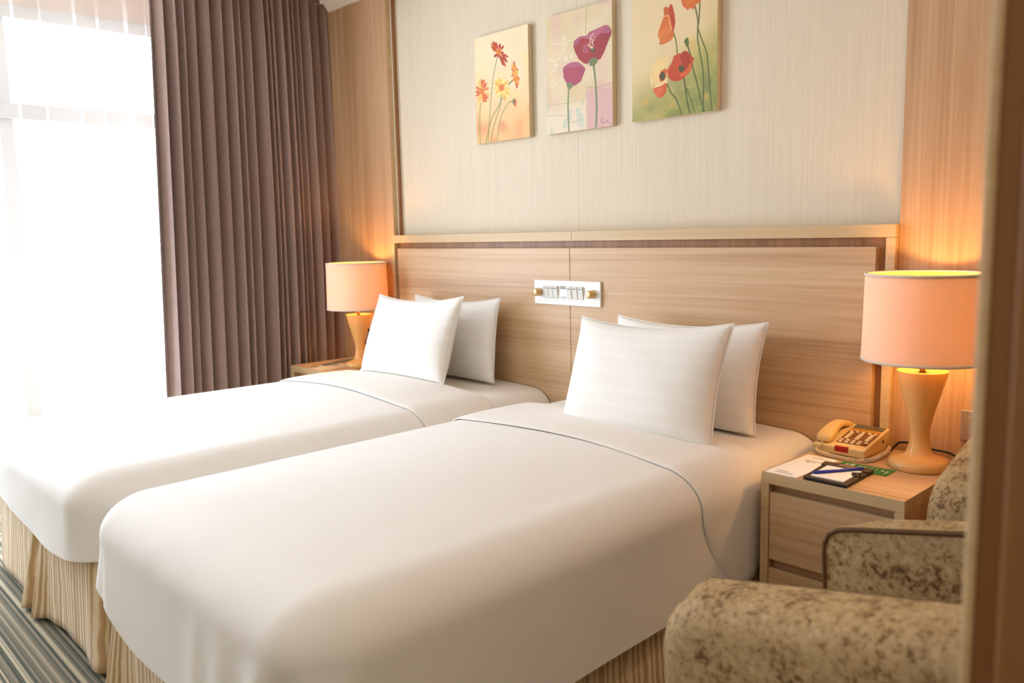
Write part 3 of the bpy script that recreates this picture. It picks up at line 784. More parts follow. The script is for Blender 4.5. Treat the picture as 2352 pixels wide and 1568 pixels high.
def skirt(xl, xr, yf, yh, ztop, zbot, seed, pleats):
    """runs left side - foot - right side; pleats: arc positions where the cloth folds open"""
    pts = []
    N1, N2 = 90, 150
    rk = .07; q4 = rk * PI / 2
    L1 = yh - yf - rk; L2 = xr - xl - 2 * rk; tot = 2 * L1 + L2 + 2 * q4
    A = np.linspace(0, tot, 460)
    base = []
    for a in A:
        if a < L1: base.append((xl, yh - a, -1, 0))
        elif a < L1 + q4:
            t_ = PI + (a - L1) / rk; base.append((xl + rk + rk * math.cos(t_), yf + rk + rk * math.sin(t_), math.cos(t_), math.sin(t_)))
        elif a < L1 + q4 + L2: base.append((xl + rk + a - L1 - q4, yf, 0, -1))
        elif a < L1 + 2 * q4 + L2:
            t_ = 1.5 * PI + (a - L1 - q4 - L2) / rk; base.append((xr - rk + rk * math.cos(t_), yf + rk + rk * math.sin(t_), math.cos(t_), math.sin(t_)))
        else: base.append((xr, yf + rk + a - L1 - L2 - 2 * q4, 1, 0))
    base = np.array(base)
    rows, uvs = [], []
    NV_ = 14
    wob = 0.006 * vnoise(A * 20, A * 0, seed) + 0.010 * vnoise(A * 7, A * 0, seed + 3)
    for j in range(NV_ + 1):
        s = j / NV_                             # 0 top, 1 bottom
        z = ztop + (zbot - ztop) * s
        off = (0.02 + wob) * s
        shift = np.zeros_like(A)
        for c0, amp, wd_ in pleats:
            off = off + amp * s ** 1.2 * (np.exp(-((A - c0 + wd_) / (wd_ * .8)) ** 2) + np.exp(-((A - c0 - wd_) / (wd_ * .8)) ** 2) - 1.25 * np.exp(-((A - c0) / (wd_ * .55)) ** 2))
        nx, ny = base[:, 2], base[:, 3]
        rows.append(np.stack([base[:, 0] + nx * off, base[:, 1] + ny * off, np.full(len(A), z) + 0.006 * s * np.sin(A * 11 + seed)], -1))
        uvs.append(np.stack([A, np.full(len(A), 1 - s) * (ztop - zbot) + 0.4 * wob * s], -1))
    return np.array(rows), np.array(uvs)

def pillow(name, label, w, h, th, mat4, seed, group, zmin):
    o = thing(name, label, 'pillow', tuple(mat4.translation), group)
    n = 44
    u = np.linspace(-1, 1, n); U, V = np.meshgrid(u, u)
    sh = lambda a: np.sign(a) * np.abs(a) ** 0.82
    U2, V2 = sh(U), sh(V)
    verts = []; parts = []
    for side in (1, -1):
        X = w / 2 * U2 * (1 - 0.06 * (1 - V2 ** 2)) ; Z = h / 2 * V2 * (1 - 0.15 * (1 - U2 ** 2) * (V2 > 0) - 0.05 * (1 - U2 ** 2) * (V2 <= 0))
        T = th / 2 * (np.clip(1 - U2 ** 2, 0, 1) ** .45) * (np.clip(1 - V2 ** 2, 0, 1) ** .45) * (1 - .16 * V2)
        T = T * (1 + .07 * vnoise(U * 2.5, V * 2.5, seed + side)) + .002 * vnoise(U * 9, V * 5, seed + 5) * (1 - U2 ** 2) * (1 - V2 ** 2)
        parts.append(np.stack([X, -side * T, Z], -1))
    A, B = parts
    F = []; nn = n * n; idx = np.arange(nn).reshape(n, n)
    vid_b = np.where((np.abs(U) > .9999) | (np.abs(V) > .9999), idx, idx + nn)
    for j in range(n - 1):
        for i in range(n - 1):
            F.append((idx[j, i], idx[j, i + 1], idx[j + 1, i + 1], idx[j + 1, i]))
            F.append((vid_b[j, i], vid_b[j + 1, i], vid_b[j + 1, i + 1], vid_b[j, i + 1]))
    VV = np.concatenate([A.reshape(-1, 3), B.reshape(-1, 3)])
    R = np.array(mat4.to_3x3()); tvec = np.array(mat4.translation)
    VV = VV @ R.T + tvec
    VV[:, 2] = np.where(VV[:, 2] < zmin + .03, zmin + .03 * np.exp((VV[:, 2] - zmin - .03) / .03), VV[:, 2])
    uv = np.stack([U, V], -1).reshape(-1, 2) * .5 + .5; uv = np.concatenate([uv, uv])
    c = mesh('pillowcase', VV, F, 'linen_pillow', o, True, uv)
    m_ = c.modifiers.new('sub', 'SUBSURF'); m_.levels = 1; m_.render_levels = 1
    # remove unused verts
    bm = bmesh.new(); bm.from_mesh(c.data); bmesh.ops.delete(bm, geom=[v for v in bm.verts if not v.link_faces], context='VERTS'); bm.to_mesh(c.data); bm.free()
    # seam piping round the edge
    edge = [A[0, i] for i in range(n)] + [A[j, -1] for j in range(1, n)] + [A[-1, i] for i in range(n - 2, -1, -1)] + [A[j, 0] for j in range(n - 2, 0, -1)]
    edge = [np.array(e_) @ R.T + tvec for e_ in edge]
    edge = [(e_[0], e_[1], e_[2] if e_[2] > zmin + .03 else zmin + .03 * math.exp((e_[2] - zmin - .03) / .03)) for e_ in edge]
    tube('seam', edge, 0.0022, 'linen_pillow', o, 6, True)
    return o

def make_bed(label, xl, xr, yf, hem, seed, fold, pleats, zt=0.572, spread=0.0):
    xc = (xl + xr) / 2
    o = thing('twin_bed', label, 'bed', (xc, yf / 2, 0), 'twin beds')
    box('bed_base', xl + .09, xr - .09, yf + .10, -0.03, 0.06, 0.30, 'linen_sheet', o, 0.01)
    for sx in (xl + .12, xr - .12):
        for sy in (yf + .14, -.14):
            box('leg', sx - .03, sx + .03, sy - .03, sy + .03, 0.0, 0.06, 'black_plastic', o, .003)
    def sprd(P):                               # the cloth hangs a little fuller toward the foot on the window side
        P = np.array(P); P[..., 0] -= spread * np.clip((-P[..., 1] - .45) / 1.5, 0, 1.1) * np.clip((xr - P[..., 0]) / (xr - xl), 0, 1.2)
        return P
    # mattress in its fitted sheet (open U run is closed at the headboard end by the wall)
    P, uv = bed_cover(xl + .012, xr - .012, yf + .03, -0.032, zt - .008, .010, .14, .085, lambda x, y: .37, 0, seed + 20, .002)
    m_ = grid('mattress', sprd(P), 'linen_sheet', o, True, uv)
    P, uv = bed_cover(xl, xr, yf, -0.55, zt + .010, .022, .15, .105, hem, .012, seed, .006, corner_fold=fold)
    d = grid('duvet', sprd(P), 'linen_duvet', o, True, uv)
    S = strip_over(xl, xr, zt + .010, .022, .105, .25, .215, -.715, -.355, .011, (.13, .10), seed)
    grid('turned_down_sheet', sprd(S), 'linen_sheet', o, True, closed_u=True)
    P, uv = skirt(xl + .035, xr - .035, yf + .04, -.04, .37, .018, seed, pleats)
    grid('bed_skirt', sprd(P), 'skirt_fabric', o, True, uv, thick=0.003)
    return o

def hem_far(x, y): return .335 + .02 * math.sin(x * 5)
def hem_near(x, y):
    z = .262
    z += .085 * math.exp(-(((x + 2.385) / .22) ** 2 + ((y + 1.96) / .3) ** 2))
    z += .012 * math.sin(x * 6 + y * 4) - .045 * min(1, max(0, (x + 1.7) / .45))
    return z
L1n = -.55 + 1.965
make_bed('white made-up twin bed nearer the window, farther from the camera', -3.645, -2.462, -1.955, hem_far, 3, False, [(1.78, .03, .05), (2.42, .045, .045), (3.00, .05, .045)], spread=.085)
make_bed('white made-up twin bed in front, beside the telephone nightstand', -2.385, -1.222, -1.965, hem_near, 8, [(2.36, .035, .045), (2.43, -.060, .028), (2.51, .035, .05), (2.20, .014, .05), (2.08, .010, .04), (1.30, .010, .022), (1.36, -.010, .02), (1.42, .010, .02), (1.48, -.008, .02)],
         [(1.88, .05, .055), (2.45, .04, .05), (2.95, .03, .05)])

def pm(x, y, z, lean, yaw=0, roll=0):
    return Matrix.Translation((x, y, z)) @ Matrix.Rotation(yaw, 4, 'Z') @ Matrix.Rotation(roll, 4, 'Y') @ Matrix.Rotation(lean, 4, 'X')
GP = 'white pillows propped at the headboard'
pillow('pillow', 'white pillow propped at the front on the bed nearer the window', .65, .405, .17, pm(-3.105, -.318, .780, math.radians(-20), 0, -.022), 1, GP, .592)
pillow('pillow', 'white pillow leaning on the headboard, half hidden, on the bed nearer the window', .63, .395, .13, pm(-3.030, -.120, .764, math.radians(-8), 0, -.012), 2, GP, .570)
pillow('pillow', 'white pillow propped at the front on the bed beside the telephone', .63, .41, .18, pm(-1.680, -.420, .757, math.radians(-19), 0, -.02), 3, GP, .588)
pillow('pillow', 'white pillow leaning on the headboard, half hidden, on the bed beside the telephone', .635, .395, .15, pm(-1.690, -.175, .742, math.radians(-12), 0, -.015), 4, GP, .570)

# ------------------------------------------------------------------ nightstands
def nightstand(label, x0, x1, yfr, ztop, yb=-0.001):
    o = thing('nightstand', label, 'nightstand', ((x0 + x1) / 2, yfr / 2, 0), 'bedside cabinets')
    box('top', x0, x1, yfr, yb, ztop - .031, ztop, 'veneer_horizontal', o, .0008)
    box('front_edging', x0, x1, yfr - .0012, yfr, ztop - .031, ztop, 'veneer_edge', o, 0)
    for a, b_ in ((x0, x0 + .024), (x1 - .024, x1)):
        sd = box('side_panel', a, b_, yfr, yb, 0.0, ztop - .0315, 'veneer_vertical', o, .0008)
        box('side_edging', a, b_, yfr - .0012, yfr, 0.0, ztop - .0315, 'veneer_edge', sd, 0)
    box('back_panel', x0 + .024, x1 - .024, yb - .012, yb - .001, 0.03, ztop - .032, 'veneer_dark_side', o, 0)
    box('top_rail', x0 + .0245, x1 - .0245, yfr + .03, yfr + .045, ztop - .075, ztop - .032, 'veneer_horizontal', o, .0005)
    box('middle_rail', x0 + .0245, x1 - .0245, yfr + .03, yfr + .045, ztop - .30, ztop - .235, 'veneer_horizontal', o, .0005)
    for zt_, zb_ in ((ztop - .058, ztop - .255), (ztop - .285, ztop - .50)):
        d = box('drawer', x0 + .0255, x1 - .0255, yfr + .003, yfr + .022, zb_, zt_, 'veneer_horizontal', o, .0008)
        box('drawer_edging', x0 + .0255, x1 - .0255, yfr + .003, yfr + .022, zt_, zt_ + .0016, 'veneer_edge', d, 0)
    box('plinth', x0 + .0245, x1 - .0245, yfr + .03, yfr + .045, 0.0, ztop - .505, 'veneer_dark_side', o, 0)
    return o
NZ = 0.558
nightstand('wooden nightstand with the telephone on it', -1.180, -0.782, -.510, NZ, -.0275)
nightstand('wooden nightstand by the curtain, mostly hidden behind the far bed', -4.092, -3.672, -.400, NZ)

# ------------------------------------------------------------------ lamps
def lamp(label, cx, cy):
    z0 = NZ
    o = thing('table_lamp', label, 'lamp', (cx, cy, z0), 'bedside lamps')
    prof = [(0.0, z0), (.078, z0), (.0815, z0 + .004), (.0825, z0 + .014), (.080, z0 + .022), (.073, z0 + .028), (.058, z0 + .032), (.043, z0 + .036), (.035, z0 + .044), (.0295, z0 + .060), (.0255, z0 + .085),
            (.0250, z0 + .105), (.0275, z0 + .125), (.0325, z0 + .148), (.0400, z0 + .178), (.0490, z0 + .210), (.0580, z0 + .243), (.0675, z0 + .280), (.0672, z0 + .2815), (.064, z0 + .2815), (.020, z0 + .276), (.012, z0 + .276)]
    lathe('base', prof, cx, cy, 'lamp_wood', o, 56)
    lathe('stem', [(.0, z0 + .275), (.008, z0 + .275), (.008, z0 + .33), (.016, z0 + .335), (.018, z0 + .375), (.0, z0 + .376)], cx, cy, 'knob_gold', o, 20)
    rs, za, zb_ = .161, z0 + .312, z0 + .556
    s_ = lathe('shade', [(rs + .002, za), (rs - .001, (za + zb_) / 2), (rs - .003, zb_)], cx, cy, 'shade_cloth', o, 72)
    lathe('shade_lining', [(rs - .002, za + .001), (rs - .005, (za + zb_) / 2), (rs - .007, zb_ - .001)], cx, cy, 'shade_lining', o, 72)
    tr1 = lathe('trim_ring', [(rs - .001, za - .001), (rs + .0032, za - .001), (rs + .0032, za + .006), (rs + .0012, za + .006)], cx, cy, 'shade_trim', o, 72)
    tr2 = lathe('trim_ring', [(rs - .0085, zb_ - .004), (rs - .0085, zb_ + .001), (rs - .0005, zb_ + .001), (rs - .0005, zb_ - .006), (rs - .0022, zb_ - .006)], cx, cy, 'shade_trim', o, 72)
    for k in range(3):
        a = k * 2 * PI / 3 + .5
        tube('spider', [(cx + .012 * math.cos(a), cy + .012 * math.sin(a), z0 + .345), (cx + rs * .98 * math.cos(a), cy + rs * .98 * math.sin(a), zb_ - .012)], .0016, 'knob_gold', o, 6)
    bz = z0 + .43
    lathe('bulb', [(.0, bz - .055), (.012, bz - .055), (.012, bz - .034), (.018, bz - .015), (.021, bz + .003), (.018, bz + .017), (.010, bz + .025), (.0, bz + .027)], cx, cy, 'lamp_bulb', o, 24)
    ld = bpy.data.lights.new('lamp_light', 'POINT'); ld.energy = 8.0; ld.color = (1.0, .56, .18); ld.shadow_soft_size = .034
    lo = bpy.data.objects.new('lamp_light', ld); COL.objects.link(lo); lo.parent = o; lo.location = (0, 0, .43)
    return o
lamp('lit table lamp with flared wooden base beside the telephone', -.873, -.178)
lamp('lit table lamp with flared wooden base by the curtain', -3.752, -.172)

# ------------------------------------------------------------------ telephone
ph = thing('telephone', 'beige push-button desk telephone with red message light', 'telephone', (-1.10, -.11, NZ))
x0, x1, y0, y1 = -1.178, -1.018, -.205, -.022
def zsl(y): return NZ + .026 + (y - y0) / (y1 - y0) * .036
# body: wedge with raised rim; side profile extruded over x, bevelled
def wedge(name, xa, xb, prof, mat, parent, bev):
    bm = bmesh.new(); vs = [bm.verts.new((xa, y, z)) for y, z in prof]; f = bm.faces.new(vs)
    r_ = bmesh.ops.extrude_face_region(bm, geom=[f])
    for g in r_['geom']:
        if isinstance(g, bmesh.types.BMVert): g.co.x = xb
    bmesh.ops.recalc_face_normals(bm, faces=bm.faces[:])
    if bev: bmesh.ops.bevel(bm, geom=bm.edges[:], offset=bev, segments=3, affect='EDGES', profile=.5)
    return bmfinish(name, bm, mat, parent, False)
wedge('body', x0, x1, [(y0, NZ + .001), (y0 - .002, zsl(y0)), (y1, zsl(y1)), (y1, zsl(y1) - .022), (y1 - .03, NZ + .001)], 'phone_plastic', ph, .004)
def slope_quad(name, xa, xb, ya, yb, mat, parent, lift=.0008):
    return mesh(name, [(xa, ya, zsl(ya) + lift), (xb, ya, zsl(ya) + lift), (xb, yb, zsl(yb) + lift), (xa, yb, zsl(yb) + lift)], [(0, 1, 2, 3)], mat, parent)
kp = slope_quad('keypad_plate', x0 + .058, x1 - .008, y0 + .030, y0 + .128, 'phone_faceplate', ph)
slope_quad('gold_strip', x0 + .058, x1 - .008, y0 + .128, y0 + .146, 'phone_faceplate_gold', ph)
slope_quad('window', x0 + .058, x1 - .008, y0 + .147, y0 + .178, 'phone_window', ph)
def key(xc, yc, rx, ry, mat, h=.0035):
    n = 12; V = []; F = []
    for k in range(n): V.append((xc + rx * math.cos(2 * PI * k / n), yc + ry * math.sin(2 * PI * k / n), zsl(yc + ry * math.sin(2 * PI * k / n)) + .0005))
    for k in range(n): V.append((xc + rx * .85 * math.cos(2 * PI * k / n), yc + ry * .85 * math.sin(2 * PI * k / n), zsl(yc + ry * .85 * math.sin(2 * PI * k / n)) + h))
    for k in range(n): F.append((k, (k + 1) % n, n + (k + 1) % n, n + k))
    F.append(tuple(range(n, 2 * n)))
    return mesh('key', V, F, mat, ph)
kx0, kx1 = x0 + .058, x1 - .008; kw = kx1 - kx0
for k in range(5): key(kx0 + kw * (.10 + .2 * k), y0 + .119, .0058, .0038, 'phone_key')
for j in range(4):
    for k in range(3): key(kx0 + kw * (.16 + .34 * k), y0 + .069 + .0125 * j, .0075, .0046, 'phone_key')
for k in range(5): key(kx0 + kw * (.10 + .2 * k), y0 + .053, .0062, .0042, 'phone_key')
for k in range(5): key(kx0 + kw * (.10 + .2 * k), y0 + .039, .0062, .0042, 'phone_key_red' if k == 4 else 'phone_key')
V = [(x0 + .070, y0 - .0032, zsl(y0) - .013), (x0 + .112, y0 - .0032, zsl(y0) - .013), (x0 + .112, y0 - .0034, zsl(y0) + .0012), (x0 + .070, y0 - .0034, zsl(y0) + .0012), (x0 + .112, y0 + .006, zsl(y0 + .006) + .0014), (x0 + .070, y0 + .006, zsl(y0 + .006) + .0014)]
mesh('message_light', V, [(0, 1, 2, 3), (3, 2, 4, 5)], 'phone_lamp_red', ph)
box('jack', x1 - .0005, x1 + .0008, y0 + .128, y0 + .136, zsl(y0 + .13) - .026, zsl(y0 + .13) - .017, 'black_plastic', ph, 0)
# handset lying along the left side
hs = []
hx = x0 + .027
yy = [y0 + .006, y0 + .020, y0 + .045, y0 + .075, y0 + .105, y0 + .135, y0 + .160, y0 + .176]
top = [.052, .060, .068, .078, .082, .080, .074, .066]
bot = [.030, .030, .032, .056, .062, .060, .050, .050]
wid = [.021, .026, .026, .020, .0185, .020, .025, .023]
Pn = []
for y, tz, bz, w in zip(yy, top, bot, wid):
    ring = []
    for k in range(20):
        a = 2 * PI * k / 20
        c, s = math.cos(a), math.sin(a)
        ring.append((hx + w * np.sign(c) * abs(c) ** .55, y, NZ + (tz + bz) / 2 + (tz - bz) / 2 * np.sign(s) * abs(s) ** .6))
    Pn.append(ring)
Pn = np.array(Pn); Pn = np.concatenate([Pn[:1] * 0 + Pn[0].mean(0), Pn, Pn[:1] * 0 + Pn[-1].mean(0)])
h_ = grid('handset', Pn, 'phone_handset', ph, True, closed_u=True, subd=1)
# coiled cord
path = smooth_path([(hx + .004, y0 - .001, NZ + .034), (hx + .000, y0 - .012, NZ + .022), (hx - .006, y0 - .020, NZ + .0085), (hx + .02, y0 - .033, NZ + .0075), (hx + .06, y0 - .046, NZ + .0075), (hx + .10, y0 - .050, NZ + .0075), (hx + .135, y0 - .043, NZ + .0075),
                    (hx + .160, y0 - .012, NZ + .0075), (hx + .164, y0 + .045, NZ + .0075), (hx + .160, y0 + .10, NZ + .0085), (hx + .150, y0 + .140, NZ + .014)], 10)
pp = np.array(path); seg = np.r_[0, np.cumsum(np.linalg.norm(np.diff(pp, axis=0), axis=1))]
Lc = seg[-1]; turns = 62; N = turns * 10
hel = []
for k in range(N + 1):
    s = Lc * k / N; c = np.array([np.interp(s, seg, pp[:, i]) for i in range(3)]); d = np.array([np.interp(min(Lc, s + .002), seg, pp[:, i]) for i in range(3)]) - np.array([np.interp(max(0, s - .002), seg, pp[:, i]) for i in range(3)])
    d = d / np.linalg.norm(d); up = np.array([0, 0, 1.0]); sd = np.cross(d, up); sd /= max(1e-6, np.linalg.norm(sd)); up = np.cross(sd, d)
    rr = .0050 if s > .03 else .0008 + .0042 * s / .03
    a = 2 * PI * turns * k / N
    hel.append(c + rr * (math.cos(a) * sd + math.sin(a) * up))
tube('coiled_cord', hel, .0017, 'coil_cord', ph, 5)

# power cord along the wall behind the lamp
pc = tube('power_cord', smooth_path([(-1.000, -.060, NZ + .003), (-.998, -.030, NZ + .012), (-.985, -.024, NZ + .024), (-.955, -.022, NZ + .026), (-.90, -.022, NZ + .018), (-.86, -.022, NZ + .017), (-.835, -.020, NZ + .012), (-.815, -.018, NZ - .002), (-.792, -.016, NZ + .004), (-.770, -.016, NZ - .03), (-.765, -.016, NZ - .16)], 8), .0032, 'black_plastic', None, 8)
tag(pc, 'black power cord running along the wall behind the lamp', 'cord')

# ------------------------------------------------------------------ papers on the right nightstand
ZN = NZ + .0003
def quadbox(name, pts, z0, z1, mat, parent=None, bevel=0.0):
    return extrude_poly(name, pts, z0, z1, mat, parent, bevel)
def lerp2(Q, u, v):
    Q = [np.array(q) for q in Q]; return tuple((Q[0] * (1 - u) + Q[1] * u) * (1 - v) + (Q[3] * (1 - u) + Q[2] * u) * v)
def sub(Q, u0, u1, v0, v1): return [lerp2(Q, u0, v0), lerp2(Q, u1, v0), lerp2(Q, u1, v1), lerp2(Q, u0, v1)]
lf = thing('leaflet', 'white printed card at the corner of the telephone nightstand', 'paper', (-1.12, -.39, NZ))
Q = [(-1.171, -.507), (-1.074, -.508), (-1.066, -.268), (-1.164, -.262)]
quadbox('sheet', Q, ZN, ZN + .0022, 'paper_white', lf)
zz = ZN + .0022
for u0, u1, v0, v1, m_ in ((.20, .55, .135, .155, 'print_grey'), (.20, .75, .085, .10, 'print_grey'), (.20, .80, .06, .07, 'print_grey'), (.26, .62, .735, .755, 'print_grey'), (.64, .80, .735, .75, 'print_grey'), (.36, .50, .68, .705, 'print_dark'), (.52, .66, .682, .70, 'print_grey'), (.26, .46, .90, .915, 'print_grey'), (.58, .80, .895, .91, 'print_grey')):
    n_ = max(2, int((u1 - u0) / .045))
    for k in range(n_):
        a = u0 + (u1 - u0) * k / n_; b_ = a + (u1 - u0) / n_ * random.uniform(.55, .85)
        quadbox('print', sub(Q, a, b_, v0, v1), zz, zz + .0002, m_, lf)
cx, cy = lerp2(Q, .52, .92)
for k in range(4):
    a = k * PI / 2
    quadbox('emblem_petal', [(cx + .0016 * math.cos(a) , cy + .0016 * math.sin(a)), (cx + .0045 * math.cos(a - .45), cy + .0045 * math.sin(a - .45)), (cx + .0068 * math.cos(a), cy + .0068 * math.sin(a)), (cx + .0045 * math.cos(a + .45), cy + .0045 * math.sin(a + .45))], zz, zz + .0002, 'print_dark', lf)
gc = thing('green_card', 'green card with white print under the leather notepad', 'card', (-.98, -.31, NZ))
Q = [(-1.058, -.336), (-.902, -.330), (-.904, -.258), (-1.053, -.264)]
quadbox('card', Q, ZN, ZN + .0009, 'card_green', gc)
zz = ZN + .0009
for u0, u1, v0, v1 in ((.12, .16, .62, .82), (.20, .23, .55, .88), (.24, .27, .6, .9), (.36, .37, .45, .85), (.40, .41, .45, .85), (.44, .45, .45, .85), (.48, .49, .5, .85), (.56, .57, .45, .8), (.60, .61, .45, .85), (.62, .65, .6, .66), (.70, .71, .5, .8), (.80, .85, .55, .68), (.90, .92, .3, .7), (.92, .95, .48, .54)):
    quadbox('print', sub(Q, u0, u1, v0, v1), zz, zz + .0002, 'card_white', gc)
npd = thing('notepad_holder', 'dark leather notepad holder with white paper block', 'notepad', (-1.0, -.42, NZ))
Q = [(-1.057, -.505), (-.934, -.507), (-.938, -.328), (-1.074, -.335)]
zb_ = ZN + .0012
quadbox('base_board', Q, zb_, zb_ + .008, 'leather_dark', npd, .002)
quadbox('inner_lining', sub(Q, .05, .95, .03, .80), zb_ + .008, zb_ + .0084, 'leather_brown', npd)
quadbox('paper_block', sub(Q, .13, .87, .10, .80), zb_ + .0084, zb_ + .0105, 'paper_white', npd)
fl = quadbox('top_flap', sub(Q, -.01, 1.01, .80, 1.0), zb_ + .008, zb_ + .0125, 'leather_brown', npd, .0015)
quadbox('flap_patch', sub(Q, .33, .66, .82, .99), zb_ + .0125, zb_ + .0131, 'leather_tan', fl)
def stitches(Qa, Qb, z, n):
    a, b_ = np.array(Qa), np.array(Qb); d = b_ - a; L = np.linalg.norm(d); e_ = d / L; nrm = np.array([-e_[1], e_[0]]) * .0005
    V, F = [], []
    for k in range(n):
        s0, s1 = a + d * (k + .15) / n, a + d * (k + .8) / n; i = len(V)
        V += [(*(s0 - nrm), z), (*(s1 - nrm), z), (*(s1 + nrm), z), (*(s0 + nrm), z)]; F.append((i, i + 1, i + 2, i + 3))
    mesh('stitching', V, F, 'thread', npd)
stitches(lerp2(Q, .03, .025), lerp2(Q, .97, .025), zb_ + .0083, 34)
stitches(lerp2(Q, .03, .825), lerp2(Q, .97, .825), zb_ + .0129, 34)
stitches(lerp2(Q, .965, .03), lerp2(Q, .965, .78), zb_ + .0083, 30)
pa, pb = np.array(lerp2(Q, .93, .48)), np.array(lerp2(Q, .80, .70))
lp = [(*(pa + (pb - pa) * s), zb_ + .009 + .006 * math.sin(PI * s)) for s in np.linspace(0, 1, 9)]
wv = np.array([.010, .006])
V = []; F = []
for k, q_ in enumerate(lp):
    V += [(q_[0] - wv[0], q_[1] - wv[1], q_[2]), (q_[0] + wv[0], q_[1] + wv[1], q_[2])]
for k in range(8): F.append((2 * k, 2 * k + 1, 2 * k + 3, 2 * k + 2))
lo_ = mesh('pen_loop', V, F, 'leather_dark', npd, True); sm = lo_.modifiers.new('s', 'SOLIDIFY'); sm.thickness = .002
pe = tube('pen', [(-1.043, -.478, zb_ + .0150), (-1.040, -.473, zb_ + .0150), (-1.035, -.466, zb_ + .0150), (-1.00, -.412, zb_ + .0150), (-.965, -.358, zb_ + .0150), (-.958, -.347, zb_ + .0150)], [.0018, .0036, .0044, .0044, .0042, .003], 'pen_blue', None, 14)
tag(pe, 'blue ballpoint pen lying on the notepad', 'pen')

# things on the left nightstand
br = thing('brochure', 'cream brochure with brown pictures on the far nightstand', 'brochure', (-3.86, -.28, NZ))
Q = [(-3.935, -.385), (-3.80, -.385), (-3.79, -.19), (-3.925, -.19)]
quadbox('sheet', Q, ZN, ZN + .002, 'brochure_cream', br)
for u0, u1, v0, v1 in ((.0, .16, .02, .26), (.02, .14, .42, .66), (.18, .34, .60, .80)):
    quadbox('print', sub(Q, u0, u1, v0, v1), ZN + .002, ZN + .0022, 'brochure_brown', br)
mg = thing('magazine', 'grey glossy magazine at the foot of the far lamp', 'magazine', (-3.86, -.12, NZ))
quadbox('cover', [(-3.945, -.300), (-3.93, -.262), (-3.975, -.05), (-4.02, -.09)], ZN + .0023, ZN + .0063, 'brochure_grey', mg)

# ------------------------------------------------------------------ wall sockets
s1 = thing('wall_socket', 'brushed metal socket plate on the wall behind the armchair', 'socket', (-.78, 0, .66))
box('plate', -.822, -.735, -.010, -.0005, .614, .706, 'socket_metal', s1, .004, 3)
box('rocker', -.805, -.752, -.0125, -.010, .632, .688, 'socket_metal', s1, .001)
s2 = thing('wall_socket', 'black framed socket on the wall beside the far lamp', 'socket', (-3.94, 0, .69))
box('frame', -3.985, -3.895, -.009, -.0005, .645, .735, 'socket_dark', s2, .003)
box('insert', -3.972, -3.908, -.0105, -.009, .658, .722, 'socket_metal', s2, .001)

# ------------------------------------------------------------------ armchairs
def offset_poly(pts, d):
    P = np.array(pts); n = len(P); out = []
    for i in range(n):
        a, b_, c = P[i - 1], P[i], P[(i + 1) % n]
        e1 = (b_ - a) / np.linalg.norm(b_ - a); e2 = (c - b_) / np.linalg.norm(c - b_)
        n1 = np.array([-e1[1], e1[0]]); n2 = np.array([-e2[1], e2[0]]); m = n1 + n2; m /= max(1e-6, np.linalg.norm(m))
        out.append(b_ + m * d / max(.5, m @ n1))
    return np.array(out)

def resample(pts, n, closed=True):
    P = np.array(pts + [pts[0]] if closed else pts, float); s = np.r_[0, np.cumsum(np.linalg.norm(np.diff(P, axis=0), axis=1))]
    t_ = np.linspace(0, s[-1], n, endpoint=not closed); return np.stack([np.interp(t_, s, P[:, k]) for k in range(2)], -1)

def slab(name, outline, la, lb, ra, rb, to3, mat, parent):
    """outline (counter-clockwise 2D), extruded from la to lb along the third axis with edge radii ra / rb"""
    rows = []; n = len(outline)
    for r_, base, sg in ((ra, la, 1), (rb, lb, -1)):
        rr = []
        K = 6
        for k in range(K + 1):
            a = PI / 2 * k / K
            ins = r_ * (1 - math.sin(a)); h = base + sg * r_ * (1 - math.cos(a))
            rr.append((ins, h))
        rows.append(rr)
    seq = rows[0] + rows[1][::-1]
    V = []; F = []
    for ins, h in seq:
        Q_ = offset_poly(outline, ins) if ins > 1e-6 else np.array(outline)
        V += [to3(q[0], q[1], h) for q in Q_]
    m = len(seq)
    for j in range(m - 1):
        for i in range(n): F.append((j * n + i, j * n + (i + 1) % n, (j + 1) * n + (i + 1) % n, (j + 1) * n + i))
    # end caps as fans
    for j, flip in ((0, False), (m - 1, True)):
        c = np.mean([V[j * n + i] for i in range(n)], axis=0); V.append(tuple(c)); ci = len(V) - 1
        for i in range(n):
            f = (ci, j * n + i, j * n + (i + 1) % n); F.append(f if flip else f[::-1])
    o = mesh(name, V, F, mat, parent, True)
    bm = bmesh.new(); bm.from_mesh(o.data); bmesh.ops.recalc_face_normals(bm, faces=bm.faces[:]); bm.to_mesh(o.data); bm.free()
    return o

def round_corner(a, b_, c, r, n=7):
    a, b_, c = map(np.array, (a, b_, c)); d1 = (a - b_) / np.linalg.norm(a - b_); d2 = (c - b_) / np.linalg.norm(c - b_)
    p1, p2 = b_ + d1 * r, b_ + d2 * r
    return [tuple((1 - s) ** 2 * p1 + 2 * s * (1 - s) * b_ + s * s * p2) for s in np.linspace(0, 1, n)]

